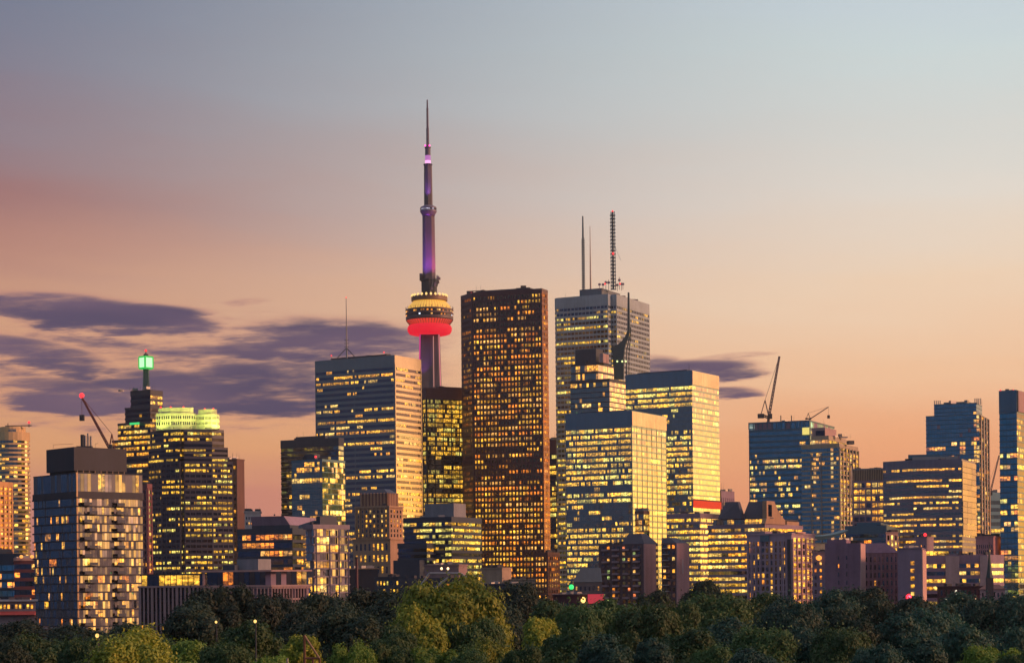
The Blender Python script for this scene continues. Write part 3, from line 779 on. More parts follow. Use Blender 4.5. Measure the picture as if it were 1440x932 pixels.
# ------------------------------------------------------------------ downtown, left of the spire tower
def downtown_left():
    rng = random.Random(12)
    Y = 1480; fp = corner(395, 476, 483, 615, Y, 28); z = Z(476, 615, Y)
    o = tower('apartment_tower', 'broad blue slab tower with balconied end, in front of the masted tower', 'apartment tower', fp)
    storeys(o, fp, 0, z, 7.4 / F * Y, .3, 2.4, g_blue, navy_wall, rng, dict(p=.12, cols=YEL, run=2, mask=lambda v, u, e: .6), top=5, off=.25)
    L = fp[3]
    for k in range(20):
        zz = z - 12 - k * 3.95
        MB().box((L[0] + 2.6, L[1] - 2.6, zz), (2.8, 1.0, .25), R(-28)).out('balcony', steel_grey, o)
    MB().prism(scale_fp(fp, .5), z, z + 2.2).out('penthouse', navy_wall, o)
    Y = 1280; fp = corner(410, 453, 485, 646, Y, 31); z = Z(453, 645, Y)
    o = tower('apartment_tower', 'shorter glass tower with golden reflecting side, in front of the broad blue slab', 'apartment tower', fp)
    storeys(o, fp, 0, z, 7.6 / F * Y, .14, 2.0, g_gold, steel_blue, rng, dict(p=.16, cols=YEL, run=2, mask=lambda v, u, e: 1.6 if e == 3 and v < .2 else (.8 if e == 3 else 1.2)), top=1.2, off=.15)
    pp = corner(428, 442, 450, 639, Y + 8, 31); MB().prism(pp, z, Z(442, 638, Y + 8)).out('penthouse', navy_wall, o)
    beacon(o, (P(444, 645, Y).x, Y - .0, z + 1.4), .7)
    # masted tower
    Y = 1750; fp = corner(443, 555, 592, 500, Y, 29); z = Z(555, 499, Y)
    o = tower('office_tower', 'tall broad steel clad tower with a thin guyed roof mast', fp=fp)
    pitch = 7.95 / F * Y
    storeys(o, fp, 0, z, pitch, .50, 2.0, g_navy, wall_mat('stainless_panel', (.40, .36, .35), .2, .9, .2), rng,
            dict(p=.26, cols=YEL, run=3, full=.10, none=.25, mask=lambda v, u, e: 1.25 if v > .25 else .75), top=13.0 / F * Y, off=.12, piers=(36, 1.0, .35), edge_glass={0: g_dark})
    MB().prism(scale_fp(fp, .7), z, z + 2.2).out('penthouse', dark_wall, o)
    roof_units(o, fp, z, rng, 5, roof_dark, (3, 2, 1.0))
    p = P(487.5, 490, Y + 20); zt = Z(487.5, 419, Y + 20)
    MB().tube([(p.x, p.y, z), (p.x, p.y, z + 18), (p.x, p.y, zt)], [.75, .55, .25], 6).out('mast', steel_grey, o)
    for dx, dy in ((-8, -3), (8, -3), (0, 8)): MB().tube([(p.x + dx, p.y + dy, z), (p.x, p.y, z + 9)], .4, 5).out('mast_strut', roof_dark, o)
    for k in (10, 13, 16): MB().box((p.x, p.y, z + k), (2.2, .2, .2)).out('antenna', roof_dark, o)
    beacon(o, (p.x, p.y, zt + .4), .5)
    for px in (466, 540): q = P(px, 500, Y + 28 if px < 500 else Y + 6); beacon(o, (q.x, q.y, z + 3.2), .6)
    # black tower
    Y = 1880; fp = corner(594, 599.5, 690, 545, Y, 58); z = Z(599, 545, Y)
    o = tower('office_tower', 'black framed tower with amber upper storeys below the red ringed spire', fp=fp)
    storeys(o, fp, 0, z, 6.6 / F * Y, .22, 2.2, g_black, black_steel, rng, dict(p=.5, cols=LEM, run=4, full=.2, none=.0, s=.7, mask=lambda v, u, e: 4 if v < .30 else (.5 if v < .36 else 1.0)),
            top=15 / F * Y, off=.3, topmat=maroon, piers=(9, .8, .6), pier_mat=black_steel)
    MB().prism(scale_fp(fp, .6), z, z + 2).out('penthouse', maroon, o)
downtown_left()

# ------------------------------------------------------------------ the spire tower
def spire_tower():
    Y = 2180; k = Y / F
    X = P(604.6, 500, Y).x
    zz = lambda py: CAMZ + (PY0 - py + (604 - 720) * -math.sin(ROLL)) / F * Y
    o = empty('communications_tower', (X, Y, 0), 'very tall concrete spire tower with glowing red ring and gold lit pod', 'tower')
    # three-legged shaft
    def star(r, core, z):
        pts = []
        for i in range(3):
            a = R(-90 + 60 + 120 * i)   # legs to either side of the view line
            d = Vector((math.cos(a), math.sin(a))); n = Vector((-d.y, d.x)); w = core * .42
            pts += [(X + d.x * r + n.x * -w * .7, Y + d.y * r + n.y * -w * .7, z), (X + d.x * r + n.x * w * .7, Y + d.y * r + n.y * w * .7, z)]
            a2 = a + R(60); pts.append((X + math.cos(a2) * core, Y + math.sin(a2) * core, z))
        return pts
    lev = [(0, 36, 15), (zz(700), 19, 11.5), (zz(600), 14.2, 9.4), (zz(470), 11.6, 8.0)]
    V = []; Fc = []
    for z, r, c in lev: V += star(r, c, z)
    for i in range(len(lev) - 1):
        for j in range(9):
            a, b = i * 9 + j, i * 9 + (j + 1) % 9; Fc.append((a, b, b + 9, a + 9))
    mesh('shaft', V, Fc, concrete, o)
    for i in (0, 2):
        a = R(-30 + 120 * i); 
        pts = [(X + math.cos(a) * (r + .25), Y + math.sin(a) * (r + .25), z) for z, r, c in lev[1:]]
        MB().tube(pts, .55, 5).out('light_strip', emit_mat('magenta_strip' if i == 2 else 'rose_strip', (.85, .05, .32, 1) if i == 2 else (.75, .22, .25, 1), 1.0), o)
    a = R(-62); pts = [(X + math.cos(a) * 9.2, Y + math.sin(a) * 9.2 - 1.2, z) for z in (zz(545), zz(474))]
    MB().tube(pts, .45, 5).out('elevator_rail', emit_mat('pale_rose_strip', (.7, .30, .26, 1), .7), o)
    red = emit_mat('red_radome', (1.0, .010, .035, 1), .80, (.10, .008, .012, 1))
    MB().lathe((X, Y), [(8, zz(471.5)), (24 * k, zz(471)), (28.5 * k, zz(469.8)), (31 * k, zz(466)), (31.4 * k, zz(462)), (30 * k, zz(458.5)), (27.5 * k, zz(457.2))], 48).out('radome', red, o, True)
    MB().lathe((X, Y), [(27.6 * k, zz(457.4)), (29.5 * k, zz(454.5)), (32.6 * k, zz(451.2))], 48).out('red_light_ring', emit_mat('orange_red_ring', (1.0, .06, .03, 1), .75), o, True)
    for i in range(48):
        a = 2 * math.pi * i / 48
        MB().tube([(X + math.cos(a) * 27.9 * k, Y + math.sin(a) * 27.9 * k, zz(457.3)), (X + math.cos(a) * 32.8 * k, Y + math.sin(a) * 32.8 * k, zz(451.2))], .28, 4).out('rib', maroon, o)
    MB().lathe((X, Y), [(32.4 * k, zz(451.3)), (33.4 * k, zz(450)), (33.5 * k, zz(446.2))], 48).out('lower_deck', wall_mat('pod_cladding', (.12, .075, .09), .5), o)
    rng = random.Random(3)
    fp = [(X + 33.3 * k * math.cos(R(a)), Y + 33.3 * k * math.sin(R(a))) for a in range(-90, 270, 10)]
    band('deck_window_band', fp, zz(446.3), zz(443.6), 3, rng, dict(p=.2, cols=ORA + [(.8, .85, 1)], run=1, s=1.2), 0, 1, [g_black], o)
    MB().lathe((X, Y), [(33.4 * k, zz(443.7)), (33.9 * k, zz(442.3)), (33.7 * k, zz(440.8))], 48).out('deck_rim', MATS['pod_cladding'], o)
    band('deck_window_band', scale_fp(fp, 1.0), zz(440.9), zz(438.2), 2.6, rng, dict(p=.35, cols=ORA, run=1.4, s=1.0), 0, 1, [g_black], o)
    MB().lathe((X, Y), [(33.6 * k, zz(438.3)), (33.8 * k, zz(436)), (31.5 * k, zz(435.4))], 48).out('upper_deck', MATS['pod_cladding'], o)
    for i in range(26):
        a = 2 * math.pi * i / 26; MB().tube([(X + math.cos(a) * 33 * k, Y + math.sin(a) * 33 * k, zz(436)), (X + math.cos(a) * 33.6 * k, Y + math.sin(a) * 33.6 * k, zz(432.6))], .3, 4).out('rail_post', MATS['pod_cladding'], o)
    # gold lit neck: the lamp light on it is put into its own emission
    m, t, b = principled('gold_lit_emission')
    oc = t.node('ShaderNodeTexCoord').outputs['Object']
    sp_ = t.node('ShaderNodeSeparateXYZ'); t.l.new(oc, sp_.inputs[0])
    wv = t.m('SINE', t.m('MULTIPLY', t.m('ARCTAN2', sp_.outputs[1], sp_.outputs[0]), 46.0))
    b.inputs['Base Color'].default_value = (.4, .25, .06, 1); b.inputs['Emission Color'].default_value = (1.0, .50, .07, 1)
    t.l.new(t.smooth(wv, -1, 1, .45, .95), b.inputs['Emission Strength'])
    MB().lathe((X, Y), [(31.4 * k, zz(435.5)), (29.5 * k, zz(431)), (26 * k, zz(427)), (23 * k, zz(424.2))], 48).out('lit_gallery', m, o)
    MB().lathe((X, Y), [(23 * k, zz(424.3)), (25.4 * k, zz(423.4)), (25.6 * k, zz(417.4)), (20 * k, zz(417))], 48).out('crown_gallery', wall_mat('crown_gallery_metal', (.22, .12, .08), .5), o)
    lamp = emit_mat('crown_lamp', (1.0, .62, .2, 1), 1.4)
    for i in range(24):
        a = 2 * math.pi * (i + .5) / 24
        cx, cy = X + math.cos(a) * 24.6 * k, Y + math.sin(a) * 24.6 * k
        MB().lathe((cx, cy), [(.6, zz(418.8)), (1.15, zz(417.8)), (1.15, zz(415.4)), (.5, zz(414.4))], 8).out('crown_lamp', lamp, o)
    # upper shaft
    MB().lathe((X, Y), [(9.6 * k, zz(415)), (9.2 * k, zz(400)), (8.6 * k, zz(304))], 6).out('upper_shaft', concrete, o)
    MB().box((X - 11.2 * k, Y - 2, zz(390)), (2 * k, 4, 4.5 * k)).out('equipment_box', roof_dark, o)
    MB().lathe((X, Y), [(11 * k, zz(413)), (11 * k, zz(396)), (12.2 * k, zz(395)), (12.2 * k, zz(393)), (9 * k, zz(392.5))], 8).out('equipment_storey', roof_dark, o)
    for i in range(9):
        rr = random.Random(i); a = R(-80 + i * 17)
        x, y = X + math.cos(a) * 11.5 * k, Y + math.sin(a) * 11.5 * k; zb = zz(413 - i * 4.2 if i < 5 else 408 - i)
        MB().tube([(x, y, zb), (x + rr.uniform(0, 3), y, zb + rr.uniform(6, 13))], .4, 4).out('antenna', steel_grey, o)
        MB().box((x + rr.uniform(.5, 3), y, zb + rr.uniform(3, 9)), (1.0, .8, 1.3)).out('dish', purple_conc, o)
    MB().lathe((X, Y), [(8.6 * k, zz(304.5)), (9.4 * k, zz(302)), (11.6 * k, zz(298.5)), (11.9 * k, zz(296))], 24).out('sky_pod_base', wall_mat('sky_pod_metal', (.2, .17, .24), .4, .3), o, True)
    fp = [(X + 11.6 * k * math.cos(R(a)), Y + 11.6 * k * math.sin(R(a))) for a in range(-90, 270, 15)]
    band('sky_pod_window_band', fp, zz(296.1), zz(293.8), 2.4, rng, dict(p=.5, cols=[(.75, .7, .9)], run=1, s=.55), 0, 1, [g_black], o)
    MB().lathe((X, Y), [(11.9 * k, zz(293.9)), (11 * k, zz(291.5)), (7 * k, zz(289.4)), (5.8 * k, zz(289))], 24).out('sky_pod_roof', MATS['sky_pod_metal'], o, True)
    MB().lathe((X, Y), [(6.0 * k, zz(289)), (5.6 * k, zz(233))], 8).out('mast_base', concrete, o)
    MB().lathe((X, Y), [(5.4 * k, zz(233)), (6.3 * k, zz(232.5)), (6.3 * k, zz(231)), (4.4 * k, zz(230.6))], 12).out('mast_collar', roof_dark, o)
    MB().lathe((X, Y), [(4.3 * k, zz(230.6)), (4.0 * k, zz(226))], 10).out('mast_light_band', emit_mat('pink_white_light', (1.0, .42, .80, 1), 1.3), o)
    MB().lathe((X, Y), [(4.0 * k, zz(226)), (3.9 * k, zz(219))], 10).out('mast_light_band', emit_mat('violet_light', (.62, .2, .62, 1), .8), o)
    mastm = wall_mat('violet_grey_mast', (.13, .11, .17), .6)
    MB().lathe((X, Y), [(3.9 * k, zz(219)), (3.8 * k, zz(209)), (4.5 * k, zz(208.4)), (4.5 * k, zz(207)), (2.6 * k, zz(206.4)), (2.5 * k, zz(204.6))], 10).out('mast_middle', mastm, o)
    beacon(o, (X - 3.4 * k, Y - 2, zz(205.4)), .9, mat=emit_mat('magenta_lamp', (1, .05, .4, 1), 3))
    beacon(o, (X + 2.6 * k, Y - 2, zz(205.4)), .9, mat=emit_mat('magenta_lamp', (1, .05, .4, 1), 3))
    MB().lathe((X, Y), [(2.1 * k, zz(204.8)), (1.9 * k, zz(182)), (2.3 * k, zz(181.5)), (1.6 * k, zz(180.5)), (1.4 * k, zz(154)), (1.9 * k, zz(153.5)), (1.2 * k, zz(152.8)), (.9 * k, zz(141.5)), (.3, zz(140))], 8).out('antenna_mast', mastm, o)
    # coloured floodlights that wash the concrete
    for (px, py, pz, tx, ty, tz, col, en, ang) in (
            (-16, -30, 400, 0, 0, 348, (.36, .09, .95), 150000, 62), (24, -18, 400, 2, 0, 350, (.95, .05, .45), 130000, 60), (0, -14, 289, 0, 0, 250, (.5, .15, 1.0), 45000, 40),
            (-14, -26, 545, -3, 0, 490, (.35, .08, .6), 60000, 40)):
        ld = bpy.data.lights.new('flood_lamp', 'SPOT'); lo = bpy.data.objects.new('flood_lamp', ld); COL.objects.link(lo)
        ld.energy = en; ld.color = col; ld.spot_size = R(ang); ld.spot_blend = .8; ld.shadow_soft_size = .6
        p = Vector((X + px, Y + py, zz(pz))); q = Vector((X + tx, Y + ty, zz(tz)))
        lo.location = p - Vector((X, Y, 0)); lo.parent = o
        lo.rotation_euler = (p - q).to_track_quat('Z', 'Y').to_euler()
spire_tower()

# ------------------------------------------------------------------ the red granite tower
def granite_tower():
    Y = 1850; rng = random.Random(20)
    C = Vector((uv(761.5, 406)[0] * Y, Y))
    def go(p, px, py, ang):   # walk from p along a heading until the pixel column
        u = uv(px, py)[0]; d = Vector((math.cos(ang), math.sin(ang)))
        s = (u * p.y - p.x) / (d.x - u * d.y); return p + d * s
    M = go(C, 664, 409, R(180 - 19)); Lf = go(M, 648.5, 415, R(180 - 62)); Rt = go(C, 769.5, 407, R(66))
    B1 = Rt + (M - C) * .8; 
    fp = [tuple(Lf), tuple(M), tuple(C), tuple(Rt), tuple(B1), (Lf.x + 12, Lf.y + 25)]
    z = Z(760, 405.5, Y); pitch = 7.72 / F * Y
    o = tower('office_tower', 'tallest red granite tower, dotted with small square amber windows', fp=fp)
    def mask(v, u, e):
        d = .45 if v < .10 else .9 if v < .24 else 1.25 if v < .46 else .95 if v < .50 else .42 if v < .60 else 1.3
        return d * (1.0 if e else .8)
    storeys(o, fp, 0, z, pitch, .40, [1.7, 3.15, 2.3, 3.1, 5, 5], g_bronze, red_granite, rng, dict(p=.85, cols=ORA + YEL[:2], run=2.6, full=.5, none=.07, mask=mask, s=1.0), top=2.6, off=.45, edge_glass={2: glass_mat('sunlit_copper_glass', (.62, .40, .26))})  # sunset glow on the right face put into a brighter, warmer glass tint
    # granite piers make the bands into square windows
    for e, n, pw in ((0, 9, 1.1), (1, 20, 1.35), (2, 4, .9)):
        a, b = Vector(fp[e]), Vector(fp[e + 1]); d = (b - a); L = d.length; d.normalize(); nrm = Vector((d.y, -d.x)); ang = math.atan2(d.y, d.x)
        for k in range(n + 1):
            f = k / n
            q = a + d * min(max(L * f, .7), L - .7) + nrm * .25
            MB().box((q.x, q.y, (z - 2.7) / 2), (pw / 2, .32, (z - 2.7) / 2), ang).out('pier', red_granite if e < 2 else wall_mat('sunlit_granite', (.50, .24, .14), .2, .75, .2), o)  # right face piers: sunset glow put into a paler, metallic granite colour
    MB().prism(scale_fp(fp, .75), z, z + 1.8).out('penthouse', dark_stone, o)
    p = P(661, 409, Y + 45)
    MB().box((p.x, p.y, z + 3.4), (3.2, 2, 1.3)).out('roof_unit', roof_dark, o)
    MB().tube([(p.x - 3, p.y, z + 4.6), (p.x + 14, p.y, z + 5.2)], .45, 5).out('window_cleaning_arm', roof_dark, o)
    MB().tube([(p.x, p.y, z), (p.x, p.y, z + 4)], .8, 6).out('arm_post', roof_dark, o)
    beacon(o, (p.x + 1.5, p.y - 3, z + 2.2), .8)
    p = P(736, 404, Y + 12); MB().box((p.x, p.y, z + 2.6), (2.6, 1.5, 1.8)).out('roof_unit', roof_dark, o)
    MB().tube([(p.x - 7, p.y, z + 2.0), (p.x + 6, p.y, z + 2.6)], .4, 5).out('window_cleaning_arm', roof_dark, o)
    # lower annexe on its right
    Y2 = 1640; fp = corner(752, 770, 786.5, 776, Y2, 30); z = Z(770, 776, Y2)
    o2 = tower('office_block', 'red granite annexe with rows of amber windows at the foot of the tallest granite tower', 'office block', fp)
    storeys(o2, fp, 0, z, 7.7 / F * Y2, .42, 2.8, g_bronze, red_granite, rng, dict(p=.85, cols=ORA, run=4), top=2, off=.3, piers=(2.8, 1.1, .5))
    Y3 = 2020; fp = corner(762, 781, 785, 618, Y3, 29); z = Z(781, 618, Y3)
    o3 = tower('office_tower', 'narrow dark tower glimpsed between the granite and the white marble towers', fp=fp)
    storeys(o3, fp, 0, z, 7.4 / F * Y3, .3, 2.2, g_black, black_steel, rng, dict(p=.6, cols=LEM, run=2), top=14, off=.3, topmat=maroon)
granite_tower()

# ------------------------------------------------------------------ white marble tower with three masts
def marble_tower():
    Y = 1950; rng = random.Random(21); th = R(27)
    base = corner(778.8, 862.5, 913.5, 413, Y, 27)
    C, Rp, B, L = [Vector(p) for p in base]
    dl = (L - C).normalized(); dr = (Rp - C).normalized(); n = 6.0
    fp = [C + dl * n, C + dl * n + dr * n * 1.2, C + dr * n * 1.2, Rp - dr * 2, Rp - dr * 2 + dl * 3, Rp + dl * 3, B, L + dr * 3, L + dr * 3 - dl * 2.5, L - dl * 2.5]
    # corners of the block are notched
    fp = [tuple(p) for p in fp]
    z = Z(860, 412.5, Y); pitch = 6.9 / F * Y
    o = tower('office_tower', 'tall white marble tower with three roof masts and a notched corner', fp=fp)
    def mask(v, u, e):
        if e == 9: return 1.6 if v < .12 else (.05 if .12 <= v < .16 else (.55 if v < .5 else .9)) * (1.2 if u < .25 else .8)
        return .5
    storeys(o, fp, 0, z, pitch, .46, 2.6, g_navy, marble, rng, dict(p=.34, cols=LEM, run=3, full=.14, none=.2, mask=mask), top=13 / F * Y, off=.35, piers=(4.0, .5, .42))
    pl = corner(815, 846, 872, 407.5, Y + 22, 27); zp = Z(846, 405, Y + 22)
    MB().prism(pl, z, zp).out('penthouse', wall_mat('slate_cladding', (.12, .15, .19), .6), o)
    for px, yt, r, dia in ((820.5, 304, 1.15, 1), (830.5, 318, .45, 0), (862.5, 298, 1.9, 1)):
        p = P(px, 400, Y + 32); zt = Z(px, yt, Y + 32); zm = Z(px, 335 if px < 825 else yt, Y + 32)
        m = MB(); w = r * 1.15
        if px < 825 or px > 850:
            for sx, sy in ((-1, -1), (1, -1), (1, 1), (-1, 1)): m.tube([(p.x + sx * w, p.y + sy * w, zp), (p.x + sx * w * .8, p.y + sy * w * .8, zm)], .34, 4)
            nb = 22
            for i in range(nb):
                za = zp + (zm - zp) * i / nb; zb2 = zp + (zm - zp) * (i + 1) / nb
                m.box((p.x, p.y, za), (w * 1.25, w * 1.0, .2))
                m.tube([(p.x - w, p.y - w, za), (p.x + w, p.y - w, zb2)], .2, 3)
            m.tube([(p.x, p.y, zp), (p.x, p.y, zm)], r * .55, 6)
            if px < 825: m.tube([(p.x, p.y, zm), (p.x, p.y, zt)], [1.0, .7], 6)
        else:
            m.tube([(p.x, p.y, zp), (p.x, p.y, zp + 30), (p.x, p.y, zt)], [.9, .6, .25], 5)
        m.out('mast', wall_mat('mast_steel', (.14, .2, .24), .5, .4) if px != 830.5 else wall_mat('pale_mast_steel', (.3, .24, .24), .5), o)
        if px > 850:
            beacon(o, (p.x, p.y - 2.2, Z(px, 357, Y + 32)), 1.1); beacon(o, (p.x, p.y, zt + .6), .9)
    m = MB()
    p = P(862, 370, Y + 32); q = P(873, 366, Y + 32); m.tube([(p.x, p.y, Z(862, 340, Y + 32)), q], .14, 3); m.out('guy_wire', MATS['mast_steel'], o)
    rr = random.Random(4)
    for px in (843, 848, 852, 856, 868, 874, 876, 871):
        p = P(px, 405, Y + 25 + rr.uniform(-8, 8)); h = rr.uniform(4, 11)
        ob = MB().tube([(p.x, p.y, zp - 2), (p.x, p.y, zp + h)], .35, 4).out('antenna', MATS['pale_mast_steel'], o)
        MB().box((p.x, p.y - .4, zp + h * .7), (1.3, .4, 1.0)).out('dish', purple_conc, ob)
    for px in (851, 872): p = P(px, 409, Y + 8); beacon(o, (p.x, p.y, zp + 2), .8)
marble_tower()

# ------------------------------------------------------------------ dark stepped tower with the curved fin
def fin_tower():
    Y = 1720; rng = random.Random(22); pitch = 7.2 / F * Y
    A_ = corner(802, 857, 880, 532, Y, 29); zA = Z(857, 532, Y)
    B_ = corner(803, 841, 863, 509, Y + 6, 29); zB = Z(841, 509, Y)
    Ct = corner(809, 838, 848, 488, Y + 12, 29); zC = Z(838, 487.5, Y)
    o = tower('office_tower', 'dark blue stepped tower with a curved fin sweeping into a spike', fp=A_)
    mk = lambda v, u, e: .55 if e == 3 else .9
    storeys(o, A_, 0, zA, pitch, .2, 2.2, g_gold, navy_wall, rng, dict(p=.42, cols=YEL, run=1.2, full=0, mask=mk), top=2, off=.2)
    storeys(o, B_, zA, zB, (zB - zA) / 2, .25, 2.2, g_gold, navy_wall, rng, dict(p=.5, cols=YEL, run=1.2, mask=mk), off=.2)
    MB().prism(Ct, zB, zC).out('penthouse', navy_wall, o)
    s = corner(843, 848, 856, 497, Y + 4, 29); MB().prism(s, zB, Z(848, 496, Y)).out('roof_block', pink_stone, o)
    # fin: outline stands across the tower, 7 m thick
    Yf = Y + 48
    out = [(862, 533), (862, 499), (858.5, 491), (861, 488), (868, 484.5), (874, 479.5), (879, 473), (882, 465), (882.6, 411), (884.4, 411), (885.4, 466), (883.5, 474), (880, 482), (877.8, 490), (877, 500), (876.6, 533)]
    pts = [P(x, y, Yf) for x, y in out]; n = len(pts)
    V = [(p.x, p.y, p.z) for p in pts] + [(p.x + .8, p.y + 3.5, p.z) for p in pts]
    Fc = [tuple(range(n)), tuple(reversed(range(n, 2 * n)))] + [(i, n + i, n + (i + 1) % n, (i + 1) % n) for i in range(n)]
    mesh('fin', V, Fc, wall_mat('fin_cladding', (.025, .06, .085), .5, .2), o)
    MB().tube([P(887, 460, Yf + 4), P(886.6, 470, Yf + 4), P(884, 480, Yf + 4), P(881.4, 492, Yf + 4), P(880.8, 533, Yf + 4)], .5, 5).out('fin_edge', MATS['fin_cladding'], o)
    MB().tube([P(888, 470, Yf + 5), P(885.5, 484, Yf + 5), P(884.4, 500, Yf + 5), P(884.4, 533, Yf + 5)], .4, 5).out('fin_edge', MATS['fin_cladding'], o)
    base = [P(860, 530, Yf - 2), P(889, 530, Yf - 2)]
    MB().box(((base[0].x + base[1].x) / 2, Yf + 6, base[0].z / 2), ((base[1].x - base[0].x) / 2, 8, base[0].z / 2 - 4)).out('fin_plinth', navy_wall, o)
    for px in (868, 875, 880):
        p = P(px, 508, Yf - 1.5); MB().lathe((p.x, p.y), [(.4, p.z - .8), (.9, p.z), (.4, p.z + .8)], 8).out('lamp', emit_mat('greenish_lamp', (.9, 1, .4, 1), 1.5), o)
fin_tower()

# ------------------------------------------------------------------ the two golden glass towers
def golden_towers():
    rng = random.Random(23)
    Y = 1500; fp = corner(795, 888, 936.5, 578, Y, 28); z = Z(888, 577, Y); pitch = 8.25 / F * Y
    o = tower('office_tower', 'shorter golden glass tower with blank teal top, brightly lit ribbon storeys', fp=fp)
    rows = {}
    def mask(v, u, e):
        if e == 0: return .2
        if v < .30: return 3.5
        if .33 < v < .60: return 1.05 * (1.3 if u < .55 else .8)
        return 2.3
    teal_p = wall_mat('teal_panel', (.20, .31, .40), .25, .9, .25)
    storeys(o, fp, 0, z, pitch, .36, 1.6, g_gold, teal_p, rng, dict(p=.5, cols=LEM, run=4, full=.12, none=.05, mask=mask, s=1.0), top=21 / F * Y, off=.08, topmat=teal_p, piers=(9, .45, .25))
    a, b = fp[0], fp[1]
    # silver louvre panel over the top of the side face
    L = math.hypot(b[0] - a[0], b[1] - a[1]); ang = math.atan2(b[1] - a[1], b[0] - a[0])
    silv = wall_mat('silver_panel', (.55, .46, .42), .25, .8)
    MB().box(((a[0] + b[0]) / 2 + math.sin(ang) * .3, (a[1] + b[1]) / 2 - math.cos(ang) * .3, z - 5.8), (L / 2 - .2, .22, 5.2), ang).out('louvre_panel', silv, o)
    MB().prism(scale_fp(fp, .7), z, z + 1.6).out('penthouse', navy_wall, o)
    roof_units(o, fp, z, rng, 4, roof_dark, (2.5, 2, .9))
    # low wing at the foot of it
    Y2 = 1380; f2 = corner(893, 905, 913, 719, Y2, 40); z2 = Z(905, 718, Y2)
    w = tower('office_block', 'small gold edged block at the foot of the shorter golden tower', 'office block', f2)
    storeys(w, f2, 0, z2, 8.3 / F * Y2, .2, 1.6, g_gold, brown_brick, rng, dict(p=.5, cols=YEL, run=2), top=1.5, off=.2)
    Y = 1650; fp = corner(879.5, 973, 1010.5, 522, Y, 30); z = Z(973, 520.5, Y); pitch = 7.75 / F * Y
    o = tower('office_tower', 'taller golden glass tower with teal top and glowing red band near its foot', fp=fp)
    def mask2(v, u, e):
        if e == 0: return .3
        if v < .09: return 2
        if u < .55 and v < .2: return .35
        return 1.25 if v > .2 else 1.0
    storeys(o, fp, 0, z, pitch, .36, 1.6, g_gold, teal_p, rng, dict(p=.5, cols=LEM, run=3, full=.08, none=.08, mask=mask2), top=19 / F * Y, off=.08, topmat=teal_p)
    a, b = fp[0], fp[1]; L = math.hypot(b[0] - a[0], b[1] - a[1]); ang = math.atan2(b[1] - a[1], b[0] - a[0]); sx, sy = math.sin(ang), -math.cos(ang)
    MB().box(((a[0] + b[0]) / 2 + sx * .3, (a[1] + b[1]) / 2 + sy * .3, z - 6), (L / 2 - .2, .22, 5.6), ang).out('louvre_panel', silv, o)
    zr = Z(990, 708, Y)
    MB().box(((a[0] + b[0]) / 2 + sx * .6, (a[1] + b[1]) / 2 + sy * .6, zr), (L / 2 + .3, .5, 3.0), ang).out('red_light_band', emit_mat('red_band', (1.0, .05, .01, 1), .8, (.02, .01, .01, 1)), o)
    MB().box(((a[0] + b[0]) / 2 + sx * .65, (a[1] + b[1]) / 2 + sy * .65, zr + 3.6), (L / 2 + .3, .5, .5), ang).out('light_band_rim', maroon, o)
    MB().prism(scale_fp(fp, .75), z, z + 1.6).out('penthouse', navy_wall, o)
    roof_units(o, fp, z, rng, 4, roof_dark, (2.5, 2, .9))
    Y2 = 1450; f2 = corner(938, 984, 1017, 722, Y2, 30); z2 = Z(984, 721, Y2)
    w = tower('office_block', 'lilac banded office base with bright ribbon windows below the red band', 'office block', f2)
    storeys(w, f2, 0, z2, 8.3 / F * Y2, .42, 1.8, g_gold, purple_conc, rng, dict(p=.75, cols=LEM, run=3), top=2, off=.35)
    Y3 = 1750; f3 = corner(1008, 1014, 1032, 690, Y3, 45); z3 = Z(1014, 690, Y3)
    w = tower('office_tower', 'small ribbed violet block showing beyond the gabled office building', fp=f3)
    storeys(w, f3, 0, z3, 10, .4, 3, g_navy, purple_conc, rng, dict(p=.05), top=6, off=.3, piers=(3, .9, .7))
golden_towers()

